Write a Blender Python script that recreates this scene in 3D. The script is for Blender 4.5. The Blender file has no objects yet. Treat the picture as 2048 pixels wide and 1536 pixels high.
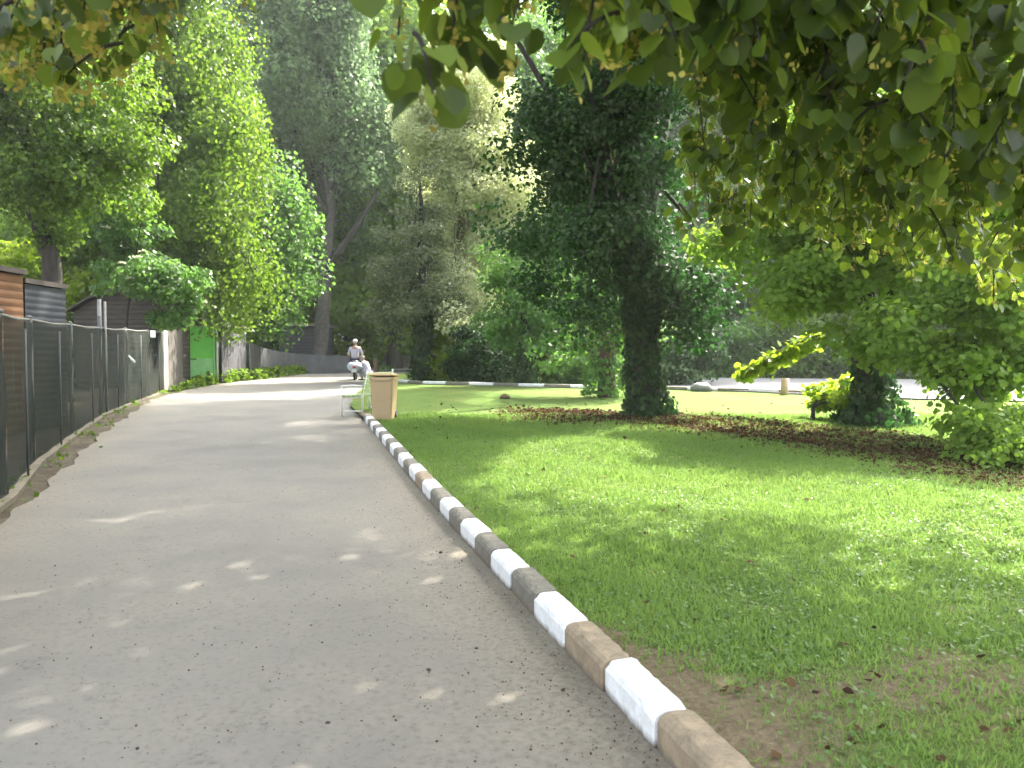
import bpy, math, random
import numpy as np
from mathutils import Vector, Matrix, Euler
R = math.radians
random.seed(7); rng = np.random.default_rng(7)
sc = bpy.context.scene
COL = sc.collection

# ------------------------------------------------------------------ camera
F = 1577.0; HOR = 712.0; EYE = 1.55           # focal length and horizon in photo pixels
cam_d = bpy.data.cameras.new('camera'); cam = bpy.data.objects.new('camera', cam_d); COL.objects.link(cam)
cam_d.sensor_width = 36; cam_d.lens = F/2048*36; cam_d.clip_start = 0.05; cam_d.clip_end = 2000
cam.location = (0, 0, EYE)
cam.rotation_euler = (R(90) - math.atan((768-HOR)/F), 0, 0)
cam_d.dof.use_dof = True; cam_d.dof.focus_distance = 9.0; cam_d.dof.aperture_fstop = 4.0
sc.camera = cam

# ------------------------------------------------------------------ light
SUN_EL, SUN_AZ = R(50), R(40)                 # ahead and to the right
w = bpy.data.worlds.new('World'); sc.world = w; w.use_nodes = True
nt = w.node_tree; bg = nt.nodes['Background']
sky = nt.nodes.new('ShaderNodeTexSky'); sky.sky_type = 'NISHITA'; sky.sun_disc = False
sky.sun_elevation = SUN_EL; sky.sun_rotation = SUN_AZ; sky.air_density = 1.0; sky.dust_density = 6.0; sky.ozone_density = 0.2
hs = nt.nodes.new('ShaderNodeHueSaturation'); hs.inputs['Saturation'].default_value = .35; hs.inputs['Value'].default_value = 1.1
nt.links.new(sky.outputs[0], hs.inputs['Color']); nt.links.new(hs.outputs[0], bg.inputs[0]); bg.inputs[1].default_value = 0.15
sd = bpy.data.lights.new('sun', 'SUN'); so = bpy.data.objects.new('sun', sd); COL.objects.link(so)
sd.energy = 2.8; sd.angle = R(0.6); sd.color = (1.0, .93, .80)
S = Vector((math.sin(SUN_AZ)*math.cos(SUN_EL), math.cos(SUN_AZ)*math.cos(SUN_EL), math.sin(SUN_EL)))
so.rotation_euler = S.to_track_quat('Z', 'Y').to_euler(); so.location = (10, 10, 30)
vs = sc.view_settings; sc.display_settings.display_device = 'sRGB'
vs.view_transform = 'Standard'; vs.look = 'None'; vs.gamma = 1; vs.exposure = 2.85
sc.render.engine = 'CYCLES'
sc.cycles.max_bounces = 8; sc.cycles.diffuse_bounces = 4; sc.cycles.transmission_bounces = 6; sc.cycles.caustics_reflective = False; sc.cycles.caustics_refractive = False

# ------------------------------------------------------------------ helpers
def tag(o, label=None, cat=None, group=None, kind=None):
    if label: o['label'] = label
    if cat: o['category'] = cat
    if group: o['group'] = group
    if kind: o['kind'] = kind
    return o
def empty(name, loc, label, cat, group=None, rz=0):
    o = bpy.data.objects.new(name, None); COL.objects.link(o); o.location = loc; o.rotation_euler[2] = rz
    o.empty_display_size = .2
    return tag(o, label, cat, group)
def link(name, me, mat=None, parent=None):
    o = bpy.data.objects.new(name, me); COL.objects.link(o)
    if mat and not me.materials:
        me.materials.append(mat)
    if parent: o.parent = parent
    return o
def px(x, y, d):      # a photo pixel at a given depth in metres -> world point
    return np.array([(x-1024)/F*d, d, EYE+(HOR-y)/F*d])

class MB:
    """collects simple shapes into one mesh"""
    def __init__(s): s.v = []; s.f = []; s.sm = []
    def add(s, vs_, fs, smooth=False):
        n = len(s.v); s.v += [tuple(map(float, a)) for a in vs_]
        for f in fs: s.f.append([i+n for i in f]); s.sm.append(smooth)
    def box(s, c, d, rz=0, bev=0, rot=None, taper=1.0):
        hx, hy, hz = d[0]/2, d[1]/2, d[2]/2
        M = rot if rot is not None else Matrix.Rotation(rz, 3, 'Z')
        if bev <= 0:
            pts = [(x*hx*(taper if z < 0 else 1), y*hy*(taper if z < 0 else 1), z*hz) for z in (-1, 1) for x, y in ((-1,-1),(1,-1),(1,1),(-1,1))]
            fs = [(3,2,1,0),(4,5,6,7),(0,1,5,4),(1,2,6,5),(2,3,7,6),(3,0,4,7)]
        else:
            b = min(bev, hx*.9, hy*.9, hz*.9)
            pts = []
            for z, e in ((-hz, b), (-hz+b, 0), (hz-b, 0), (hz, b)):
                t = taper if z < 0 else 1
                X, Y = (hx-e)*t, (hy-e)*t
                pts += [(-X+b,-Y,z),(X-b,-Y,z),(X,-Y+b,z),(X,Y-b,z),(X-b,Y,z),(-X+b,Y,z),(-X,Y-b,z),(-X,-Y+b,z)]
            fs = [tuple(range(7,-1,-1)), tuple(range(24,32))]
            for k in range(3):
                for i in range(8):
                    j = (i+1) % 8; fs.append((k*8+i, k*8+j, k*8+8+j, k*8+8+i))
        c = Vector(c)
        s.add([tuple(M @ Vector(p) + c) for p in pts], fs)
        return s
    def tube(s, pts, rad, n=8, cap=True, wob=0):
        P = [Vector(p) for p in pts]
        if not hasattr(rad, '__len__'): rad = [rad]*len(P)
        vs_, fs = [], []
        up = Vector((0, 0, 1)); prev = None
        for i, p in enumerate(P):
            t = (P[min(i+1, len(P)-1)] - P[max(i-1, 0)]).normalized()
            if prev is None:
                a = t.cross(up if abs(t.z) < .9 else Vector((1, 0, 0))).normalized()
            else:
                a = (prev - t*prev.dot(t)).normalized()
            prev = a; b = t.cross(a)
            for k in range(n):
                th = 2*math.pi*k/n; r = rad[i]*(1+(random.uniform(-wob, wob) if wob else 0))
                vs_.append(p + a*math.cos(th)*r + b*math.sin(th)*r)
        for i in range(len(P)-1):
            for k in range(n):
                j = (k+1) % n; fs.append((i*n+k, i*n+j, i*n+n+j, i*n+n+k))
        if cap: fs.append(tuple(range(n-1, -1, -1))); fs.append(tuple(range(len(P)*n-n, len(P)*n)))
        s.add(vs_, fs, True); return s
    def ball(s, c, r, seg=12, rings=8):
        vs_, fs = [], []
        for i in range(rings+1):
            ph = math.pi*i/rings
            for k in range(seg):
                th = 2*math.pi*k/seg
                vs_.append((c[0]+r[0]*math.sin(ph)*math.cos(th), c[1]+r[1]*math.sin(ph)*math.sin(th), c[2]+r[2]*math.cos(ph)))
        for i in range(rings):
            for k in range(seg):
                j = (k+1) % seg; fs.append((i*seg+k, i*seg+seg+k, i*seg+seg+j, i*seg+j))
        s.add(vs_, fs, True); return s
    def build(s, name, mat, parent=None):
        me = bpy.data.meshes.new(name); me.from_pydata(s.v, [], s.f)
        me.polygons.foreach_set('use_smooth', s.sm); me.update()
        return link(name, me, mat, parent)

# ------------------------------------------------------------------ materials
def newmat(name):
    m = bpy.data.materials.new(name); m.use_nodes = True
    return m, m.node_tree, m.node_tree.nodes['Principled BSDF']
def ramp(nt, stops, interp='LINEAR'):
    r = nt.nodes.new('ShaderNodeValToRGB'); cr = r.color_ramp; cr.interpolation = interp
    while len(cr.elements) < len(stops): cr.elements.new(.5)
    for e, (p, c) in zip(cr.elements, stops): e.position = p; e.color = (*c, 1)
    return r
def noise(nt, scale, detail=6, rough=.6, vec=None):
    n = nt.nodes.new('ShaderNodeTexNoise'); n.inputs['Scale'].default_value = scale
    n.inputs['Detail'].default_value = detail; n.inputs['Roughness'].default_value = rough
    if vec is not None: nt.links.new(vec, n.inputs['Vector'])
    return n
def pos(nt): return nt.nodes.new('ShaderNodeNewGeometry').outputs['Position']
def objc(nt): return nt.nodes.new('ShaderNodeTexCoord').outputs['Object']
def mix(nt, fac, a, b, mode='MIX'):
    m = nt.nodes.new('ShaderNodeMix'); m.data_type = 'RGBA'; m.blend_type = mode
    for sock, v in ((m.inputs[0], fac), (m.inputs[6], a), (m.inputs[7], b)):
        if hasattr(v, 'links') or hasattr(v, 'is_linked'): nt.links.new(v, sock)
        elif isinstance(v, tuple): sock.default_value = (*v, 1)
        else: sock.default_value = v
    return m.outputs[2]
def bump(nt, b, h, strength=.5, dist=.02):
    n = nt.nodes.new('ShaderNodeBump'); n.inputs['Strength'].default_value = strength; n.inputs['Distance'].default_value = dist
    nt.links.new(h, n.inputs['Height']); nt.links.new(n.outputs[0], b.inputs['Normal'])
def simple(name, c, rough=.6, var=.25, scale=8, metal=0, bumps=.15, stretch=None, c2=None):
    m, nt, b = newmat(name)
    v = objc(nt)
    if stretch:
        mp = nt.nodes.new('ShaderNodeMapping'); mp.inputs['Scale'].default_value = stretch; nt.links.new(v, mp.inputs[0]); v = mp.outputs[0]
    n = noise(nt, scale, 8, .65, v)
    d = c2 or tuple(x*(1-var) for x in c)
    r = ramp(nt, [(.3, d), (.7, tuple(min(1, x*(1+var*.5)) for x in c))])
    nt.links.new(n.outputs[0], r.inputs[0]); nt.links.new(r.outputs[0], b.inputs['Base Color'])
    b.inputs['Roughness'].default_value = rough; b.inputs['Metallic'].default_value = metal
    if bumps: bump(nt, b, n.outputs[0], bumps, .01)
    return m
def leafmat(name, stops, trans, tf=.45, rough=.5, spec=.3):
    m, nt, b = newmat(name)
    a = nt.nodes.new('ShaderNodeAttribute'); a.attribute_name = 'rnd'
    r = ramp(nt, stops); nt.links.new(a.outputs['Fac'], r.inputs[0])
    nt.links.new(r.outputs[0], b.inputs['Base Color']); b.inputs['Roughness'].default_value = rough
    b.inputs['Specular IOR Level'].default_value = spec
    t = nt.nodes.new('ShaderNodeBsdfTranslucent')
    tc = mix(nt, .75, r.outputs[0], trans)
    nt.links.new(tc, t.inputs[0])
    ms = nt.nodes.new('ShaderNodeMixShader'); ms.inputs[0].default_value = tf
    nt.links.new(b.outputs[0], ms.inputs[1]); nt.links.new(t.outputs[0], ms.inputs[2])
    nt.links.new(ms.outputs[0], nt.nodes['Material Output'].inputs[0])
    return m

# terrain
def sstep(a, b, x):
    t = np.clip((x-a)/(b-a), 0, 1); return t*t*(3-2*t)
def T(x, y):
    y = np.asarray(y, float)
    t = np.clip(y-8, 0, None)*.02
    t = np.where(t > .40, .40+.15*(1-np.exp(-(t-.40)/.15)), t)
    return t
def bumps_(x, y):
    x = np.asarray(x, float); y = np.asarray(y, float)
    b = .018*np.sin(x*1.9+.7*y)+.014*np.sin(y*2.3-x*.8+1)+.008*np.sin(5.1*x+2)*np.sin(4.3*y)
    b = b + .16*np.exp(-((x-.9)**2/1.1+(y-11.5)**2/.5))
    b = b + .12*np.exp(-((x+.9)**2/1.6+(y-23.5)**2/1.0))
    b = b - .05*np.exp(-((x-2.4)**2/1.2+(y-4.6)**2/1.0))
    return b
def kx(y): return .56-.2725*(y-3.05)           # road-side face of the kerb
def Lz(x, y):
    x = np.asarray(x, float); y = np.asarray(y, float)
    k = kx(y)+.15
    f = sstep(0, 1.0, x-k)
    fade = 1-sstep(20, 27, y)
    return T(x, y)+.075*(1-sstep(18, 30, y)*.4)+.03*f*fade+bumps_(x, y)*f*np.where(y > 15, .7, 1)*(1-sstep(24, 27, y))

def strip(name, ys, xl, xr, zf, nx, mat):
    V = []; 
    for y in ys:
        a, b = xl(y), xr(y)
        for i in range(nx+1):
            x = a+(b-a)*i/nx; V.append((x, y, float(zf(x, y))))
    Fc = [(j*(nx+1)+i, j*(nx+1)+i+1, (j+1)*(nx+1)+i+1, (j+1)*(nx+1)+i) for j in range(len(ys)-1) for i in range(nx)]
    me = bpy.data.meshes.new(name); me.from_pydata(V, [], Fc); me.polygons.foreach_set('use_smooth', [True]*len(Fc))
    return link(name, me, mat)
PL = [(-12, .6), (-5, -.7), (0, -2.0), (3, -3.0), (7.2, -4.7), (9.9, -5.75), (14.4, -7.5), (22.5, -10.3), (27, -11.2), (31, -11.5), (36, -11.3), (43, -11.6), (60, -13)]
PR = [(17, -3.24), (20, -4.1), (25, -4.9), (30, -5.5), (36, -6.6), (42, -6.4), (60, -4)]
def pathL(y): return float(np.interp(y, [p[0] for p in PL], [p[1] for p in PL]))+.05*math.sin(3*y)+.03*math.sin(7.7*y)
def pathR(y): return kx(y)+.01 if y < 16.6 else float(np.interp(y, [p[0] for p in PR], [p[1] for p in PR]))

# ground (soil), lawn, path materials
def mat_soil():
    m, nt, b = newmat('soil'); p = pos(nt)
    n = noise(nt, 1.3, 10, .7, p); n2 = noise(nt, 22, 6, .7, p)
    r = ramp(nt, [(.3, (.055,.042,.026)), (.55, (.12,.098,.062)), (.75, (.19,.16,.11))]); nt.links.new(n.outputs[0], r.inputs[0])
    r2 = ramp(nt, [(.4, (.35,.35,.35)), (.62, (1,1,1))]); nt.links.new(n2.outputs[0], r2.inputs[0])
    nt.links.new(mix(nt, .7, r.outputs[0], r2.outputs[0], 'MULTIPLY'), b.inputs['Base Color'])
    b.inputs['Roughness'].default_value = .95; bump(nt, b, n2.outputs[0], .7, .03); return m
def mat_lawn():
    m, nt, b = newmat('lawn_turf'); p = pos(nt)
    n = noise(nt, .55, 8, .62, p); n2 = noise(nt, 30, 5, .8, p); n3 = noise(nt, 3.2, 8, .7, p)
    r = ramp(nt, [(.33, (.19,.22,.075)), (.5, (.13,.20,.055)), (.66, (.16,.24,.065))]); nt.links.new(n.outputs[0], r.inputs[0])
    r2 = ramp(nt, [(.36, (.42,.44,.36)), (.6, (1,1,1))]); nt.links.new(n2.outputs[0], r2.inputs[0])
    r3 = ramp(nt, [(.58, (0,0,0)), (.68, (1,1,1))]); nt.links.new(n3.outputs[0], r3.inputs[0])
    a = nt.nodes.new('ShaderNodeAttribute'); a.attribute_name = 'bare'
    mm = nt.nodes.new('ShaderNodeMath'); mm.operation = 'MULTIPLY_ADD'; nt.links.new(n3.outputs[0], mm.inputs[0]); mm.inputs[1].default_value = 1.5; mm.inputs[2].default_value = -.75
    ad = nt.nodes.new('ShaderNodeMath'); ad.operation = 'ADD'; ad.use_clamp = True; nt.links.new(a.outputs['Fac'], ad.inputs[0]); nt.links.new(mm.outputs[0], ad.inputs[1])
    r4 = ramp(nt, [(.35, (0,0,0)), (.62, (1,1,1))]); nt.links.new(ad.outputs[0], r4.inputs[0])
    soil = ramp(nt, [(.3, (.10,.078,.05)), (.7, (.27,.215,.145))]); nt.links.new(n2.outputs[0], soil.inputs[0])
    n5 = noise(nt, 7, 8, .8, p); r5 = ramp(nt, [(.36, (.62,.66,.55)), (.5, (1,1,1)), (.64, (1.0,.98,.72))]); nt.links.new(n5.outputs[0], r5.inputs[0])
    g = mix(nt, .8, r.outputs[0], r2.outputs[0], 'MULTIPLY'); g = mix(nt, .9, g, r5.outputs[0], 'MULTIPLY')
    nt.links.new(mix(nt, r4.outputs[0], g, soil.outputs[0]), b.inputs['Base Color'])
    b.inputs['Roughness'].default_value = 1; b.inputs['Specular IOR Level'].default_value = .1; bump(nt, b, n2.outputs[0], .8, .03); return m
def mat_path():
    m, nt, b = newmat('path_asphalt'); p = pos(nt)
    fine = noise(nt, 140, 4, .8, p); med = noise(nt, 26, 6, .7, p); big = noise(nt, .75, 9, .62, p)
    base = ramp(nt, [(.3, (.156,.148,.132)), (.7, (.213,.204,.184))]); nt.links.new(big.outputs[0], base.inputs[0])
    sp = ramp(nt, [(.28, (.40,.39,.38)), (.42, (1,1,1)), (.62, (1,1,1)), (.75, (1.0,1.0,1.0))]); nt.links.new(fine.outputs[0], sp.inputs[0])
    c = mix(nt, .75, base.outputs[0], sp.outputs[0], 'MULTIPLY')
    sp2 = ramp(nt, [(.34, (.55,.52,.48)), (.44, (1,1,1))]); nt.links.new(med.outputs[0], sp2.inputs[0])
    c = mix(nt, .55, c, sp2.outputs[0], 'MULTIPLY')
    # dust that gathers along the kerb and the fence
    a = nt.nodes.new('ShaderNodeAttribute'); a.attribute_name = 'dust'
    mm = nt.nodes.new('ShaderNodeMath'); mm.operation = 'MULTIPLY_ADD'; nt.links.new(big.outputs[0], mm.inputs[0]); mm.inputs[1].default_value = 1.8; mm.inputs[2].default_value = -.9
    ad = nt.nodes.new('ShaderNodeMath'); ad.operation = 'ADD'; ad.use_clamp = True; nt.links.new(a.outputs['Fac'], ad.inputs[0]); nt.links.new(mm.outputs[0], ad.inputs[1])
    st = noise(nt, 1.1, 12, .75, p); st.inputs['Distortion'].default_value = .6
    sr = ramp(nt, [(.30, (.62,.60,.56)), (.40, (1,1,1))]); nt.links.new(st.outputs[0], sr.inputs[0]); c = mix(nt, .55, c, sr.outputs[0], 'MULTIPLY')
    vo = nt.nodes.new('ShaderNodeTexVoronoi'); vo.feature = 'DISTANCE_TO_EDGE'; vo.inputs['Scale'].default_value = .33
    wn = noise(nt, 2.5, 5, .6, p); va = nt.nodes.new('ShaderNodeVectorMath'); va.operation = 'ADD'; nt.links.new(p, va.inputs[0]); nt.links.new(wn.outputs['Color'], va.inputs[1]); nt.links.new(va.outputs[0], vo.inputs['Vector'])
    cr_ = ramp(nt, [(.0, (.5,.49,.46)), (.0035, (1,1,1))]); nt.links.new(vo.outputs['Distance'], cr_.inputs[0]); c = mix(nt, .45, c, cr_.outputs[0], 'MULTIPLY')
    dustc = ramp(nt, [(.35, (.145,.125,.092)), (.6, (.235,.21,.165))]); nt.links.new(med.outputs[0], dustc.inputs[0])
    dm = nt.nodes.new('ShaderNodeMath'); dm.operation = 'MULTIPLY'; nt.links.new(ad.outputs[0], dm.inputs[0]); dm.inputs[1].default_value = .85
    c = mix(nt, dm.outputs[0], c, dustc.outputs[0])
    nt.links.new(c, b.inputs['Base Color']); b.inputs['Roughness'].default_value = .92
    bump(nt, b, fine.outputs[0], .35, .006); return m
M_soil, M_lawn, M_path = mat_soil(), mat_lawn(), mat_path()
def addattr(o, name, fn):
    me = o.data; a = me.attributes.new(name, 'FLOAT', 'POINT')
    co = np.empty(len(me.vertices)*3); me.vertices.foreach_get('co', co); co = co.reshape(-1, 3)
    a.data.foreach_set('value', np.asarray(fn(co[:, 0], co[:, 1]), dtype=np.float32))

ys = list(np.arange(-40, 60, .5))+list(np.arange(60, 700, 20))
g = strip('ground', ys, lambda y: -60 if y < 60 else -600, lambda y: 60 if y < 60 else 600, lambda x, y: T(x, y)-.02 - (.15 if x > kx(y)+.5 and y < 60 else 0), 120, M_soil); tag(g, kind='structure')
ys = list(np.arange(-10, 18, .2))+list(np.arange(18, 62, .5))
path = strip('path', ys, pathL, pathR, lambda x, y: T(x, y)+.004+.006*math.sin(x*1.3+y*.7), 30, M_path); tag(path, kind='structure')
addattr(path, 'dust', lambda x, y: np.clip(np.exp(-(kx(y)-x)/.55)*.85, 0, .9)*(y < 18)+np.clip(np.exp(-(x-np.interp(y, [p[0] for p in PL], [p[1] for p in PL]))/.35)*.6, 0, 1)+.30*sstep(6, 3.0, y)*sstep(-2.2, .2, x)+.06)
LZ = [(-.3, 17.2), (2.9, 15.9), (4.6, 13.9), (5.6, 12.2), (6.3, 10.0), (7.2, 8.3), (10, 6.5)]
def litter_shade_zone(x, y):
    # brown leaf litter below the two ivy trees, their shadow drawn into the band
    x = np.asarray(x, float); y = np.asarray(y, float); best = np.full(np.broadcast(x, y).shape, 1e9)
    for (a, b), (c, d) in zip(LZ, LZ[1:]):
        t = np.clip(((x-a)*(c-a)+(y-b)*(d-b))/((c-a)**2+(d-b)**2), 0, 1)
        best = np.minimum(best, np.hypot((x-a-t*(c-a))*.9, (y-b-t*(d-b))))
    return np.clip(np.exp(-(best/1.35)**4)*(.85+.15*np.sin(3*x+2*y)), 0, 1)*sstep(-.8, 1.2, x)
def bare(x, y):
    k = x-kx(y)-.15
    e = np.exp(-k/.22)*.55*(y < 18)+np.exp(-(np.maximum(k, 0)/.42)**2)*.45*sstep(5.0, 3.6, y)
    near = .55*np.exp(-(((x-1.9)/.9)**2+((y-3.55)/.45)**2))+.45*np.exp(-(((x-2.9)/1.3)**2+((y-4.5)/.5)**2))+.3*sstep(4.2, 2.8, y)
    mid = .18*np.exp(-(((x+.4)/2)**2+((y-22)/.8)**2))
    return np.clip(e+near+litter_shade_zone(x, y)*.75+mid, 0, 1)
ys = list(np.arange(-6, 16, .14))+list(np.arange(16, 30, .3))+list(np.arange(30, 62, 1))
def lawnL(y): return kx(y)+.145 if y < 17 else pathR(y)-.02
lawn = strip('lawn', ys, lawnL, lambda y: lawnL(y)+(10+y*.9 if y < 30 else 37+(y-30)), Lz, 90, M_lawn); tag(lawn, kind='structure')
addattr(lawn, 'bare', bare)

# the side road beyond the lawn
def q(y): return y
RD_near = [(5.4, 27.0), (8.7, 23.4), (12.4, 20.6), (20, 17.5), (34, 14)]
RD_far = [(7.6, 35.5), (10, 35.0), (16, 33.5), (24, 31.5), (40, 28)]
V = []; 
for i in range(25):
    t = i/24
    ia = np.array([np.interp(t*4, range(5), [p[k] for p in RD_near]) for k in (0, 1)]); ib = np.array([np.interp(t*4, range(5), [p[k] for p in RD_far]) for k in (0, 1)])
    for j in range(7):
        p = ia+(ib-ia)*j/6; V.append((p[0], p[1], float(Lz(p[0], p[1]))+.012+(.03 if j in (0, 6) else .04)))
me = bpy.data.meshes.new('road'); me.from_pydata(V, [], [(i*7+j, i*7+j+1, (i+1)*7+j+1, (i+1)*7+j) for i in range(24) for j in range(6)])
road = link('road', me, simple('road_asphalt', (.14,.14,.145), 1, .2, 5)); tag(road, kind='structure')
# pale yard beyond the crest
me = bpy.data.meshes.new('yard'); yz = .61
me.from_pydata([(-16, 52, yz), (14, 52, yz+.06), (14, 74, yz+.06), (-16, 74, yz)], [], [(0, 1, 2, 3)])
yard = link('yard', me, simple('pale_gravel', (.50,.47,.42), .95, .2, 2)); tag(yard, kind='structure')

# ------------------------------------------------------------------ kerbstones
def mat_stone(name, c, c2, stain):
    m, nt, b = newmat(name); v = objc(nt)
    n = noise(nt, 9, 9, .7, v); n2 = noise(nt, 60, 4, .7, v)
    r = ramp(nt, [(.35, c2), (.62, c)]); nt.links.new(n.outputs[0], r.inputs[0])
    r2 = ramp(nt, [(.3, (.6,.58,.55)), (.5, (1,1,1))]); nt.links.new(n2.outputs[0], r2.inputs[0])
    cc = mix(nt, stain, r.outputs[0], r2.outputs[0], 'MULTIPLY')
    # soiled foot of the stone
    sx = nt.nodes.new('ShaderNodeSeparateXYZ'); nt.links.new(v, sx.inputs[0])
    ad = nt.nodes.new('ShaderNodeMath'); ad.operation = 'MULTIPLY_ADD'; nt.links.new(n.outputs[0], ad.inputs[0]); ad.inputs[1].default_value = .06; nt.links.new(sx.outputs[2], ad.inputs[2])
    rr = ramp(nt, [(.035, (1,1,1)), (.075, (0,0,0))]); nt.links.new(ad.outputs[0], rr.inputs[0])
    cc = mix(nt, rr.outputs[0], cc, (.13,.11,.085))
    nt.links.new(cc, b.inputs['Base Color']); b.inputs['Roughness'].default_value = .75
    bump(nt, b, n2.outputs[0], .4, .006); return m
M_kw = mat_stone('white_paint', (.80,.82,.84), (.66,.67,.68), .45)
M_kg = mat_stone('bare_concrete', (.215,.20,.165), (.14,.132,.108), .7)
M_kb = mat_stone('sunlit_concrete', (.34,.265,.18), (.21,.17,.12), .6)  # bare concrete again, in a tan that stands in for sunlight on it
def kerb_mesh(name, L, mat):
    # profile: vertical road face with a broad chamfer, flat top
    h, wd = .155, .15
    prof = [(0,-.06), (0,.115), (.012,.138), (.032,.150), (.055,h), (wd-.008,h), (wd,h-.01), (wd,-.06)]
    n = len(prof); V = []; Fc = []
    segs = 12
    for i in range(segs+1):
        e = .006 if i in (0, segs) else 0
        u = -L/2+.005+(L-.010)*i/segs
        for (a, z) in prof:
            ch = random.random() < .12 and .02 < z < .156
            V.append((a+e*(1 if a < .07 else -1)+random.uniform(-.002, .002)+(.006 if ch and a < .07 else 0), u, z-(e if z > .1 else 0)+random.uniform(-.002, .002)-(.006 if ch else 0)))
    for i in range(segs):
        for k in range(n): 
            j = (k+1) % n; Fc.append((i*n+k, i*n+n+k, i*n+n+j, i*n+j))
    Fc += [tuple(range(n)), tuple(range(segs*n+n-1, segs*n-1, -1))]
    me = bpy.data.meshes.new(name); me.from_pydata(V, [], Fc); me.materials.append(mat); return me
ORD = ['first','second','third','fourth','fifth','sixth','seventh','eighth','ninth','tenth','eleventh','twelfth','thirteenth','fourteenth','fifteenth','sixteenth','seventeenth','eighteenth']
KL = .545
kmw = [kerb_mesh('kerbstone', KL, M_kw) for _ in range(3)]; kmg = [kerb_mesh('kerbstone', KL, M_kg) for _ in range(3)]; kmb = kerb_mesh('kerbstone', KL, M_kb)
ang = math.atan(-.2725); cs = math.cos(ang)
wi = gi = 0
s0 = (3.05)/cs                                  # a joint (end of a white stone) lies at y=3.05
for k in range(-5, 26):
    yc = 3.05+(k+.5)*KL*cs
    if yc > 16.7: break
    white = (k % 2 == 0)
    brown = k in (1, -1, 11)  # these stones take the painted sunlit tan
    if yc < 2.3: continue
    me = random.choice(kmw) if white else (kmb if brown else random.choice(kmg))
    o = link('kerbstone', me); o.location = (kx(yc)+random.uniform(-.006, .006), yc, float(T(0, yc))+random.uniform(-.004, .004))
    o.rotation_euler = (random.uniform(-.006, .006)+(.02 if yc > 8 else 0), random.uniform(-.015, .015), -ang + random.uniform(-.018, .018))
    vis = yc > 2.3
    if not vis:
        tag(o, 'kerbstone of the path row lying below the lower edge of the photo', 'kerbstone', 'kerbstones hidden at the near end of the row')
    elif white:
        tag(o, '%s white painted kerbstone from the near end of the row beside the path' % ORD[wi], 'kerbstone', 'white kerbstones along the path'); wi += 1
    elif brown:
        tag(o, {-1: 'bare kerbstone coloured sunlit brown at the very near end of the row beside the path', 1: 'bare kerbstone coloured sunlit tan between the two nearest white kerbstones', 11: 'bare kerbstone coloured sunlit tan half way along the row beside the path'}[k], 'kerbstone', 'bare kerbstones along the path'); gi += 1
    else:
        tag(o, '%s bare grey kerbstone from the near end of the row beside the path' % ORD[gi], 'kerbstone', 'bare kerbstones along the path'); gi += 1
# far kerb across the end of the lawn
FK = [(-4.6, 31.4), (-3.7, 30.0), (2.8, 26.9), (5.0, 26.4), (7.2, 25.2), (10.0, 22.6)]
L_ = [0]
for a, b in zip(FK, FK[1:]): L_.append(L_[-1]+math.dist(a, b))
kl2w = kerb_mesh('kerbstone', 1.0, M_kw); kl2g = kerb_mesh('kerbstone', 1.0, M_kg)
i = 0; s = .5
while s < L_[-1]:
    x = float(np.interp(s, L_, [p[0] for p in FK])); y = float(np.interp(s, L_, [p[1] for p in FK]))
    x2 = float(np.interp(s+.1, L_, [p[0] for p in FK])); y2 = float(np.interp(s+.1, L_, [p[1] for p in FK]))
    a = math.atan2(y2-y, x2-x)
    o = link('kerbstone', kl2w if i % 2 == 0 else kl2g)
    o.location = (x, y, float(Lz(x, y))+.01); o.rotation_euler = (0, 0, a-math.pi/2+math.pi); o.scale = (1, 1, .75)
    tag(o, ('%s white kerbstone from the left in the far row behind the lawn' if i % 2 == 0 else '%s grey kerbstone from the left in the far row behind the lawn') % ORD[i//2], 'kerbstone', 'kerbstones of the far row behind the lawn')
    s += 1.0; i += 1

# ------------------------------------------------------------------ foliage engine
SHAPES = {
 'diamond': np.array([(0,0,0),(.38,.42,.05),(0,1,-.04),(-.38,.42,.05)]),
 'broad': np.array([(0,0,0),(.46,.30,.06),(.40,.66,.03),(0,1,-.08),(-.40,.66,.03),(-.46,.30,.06)]),
 'heart': np.array([(0,.06,0),(.22,-.04,.07),(.45,.10,.13),(.54,.36,.15),(.46,.64,.11),(.24,.86,.02),(0,.98,-.09),(-.24,.86,.0),(-.48,.64,.09),(-.53,.36,.16),(-.44,.10,.13),(-.22,-.04,.07)]),
 'narrow': np.array([(0,0,0),(.13,.3,.03),(.12,.7,.0),(0,1,-.1),(-.12,.7,0),(-.13,.3,.03)]),
 'spray': np.array([(0,0,0),(.10,.25,.02),(.34,.38,.04),(.14,.5,.0),(.26,.72,.0),(.06,.74,-.03),(0,1,-.08),(-.06,.74,-.03),(-.26,.72,0),(-.14,.5,0),(-.34,.38,.04),(-.10,.25,.02)]),
 'blade': np.array([(-.5,0,0),(.5,0,0),(.0,1,.25)]),
}
def unit(a): return a/np.maximum(np.linalg.norm(a, axis=1, keepdims=True), 1e-9)
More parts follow.
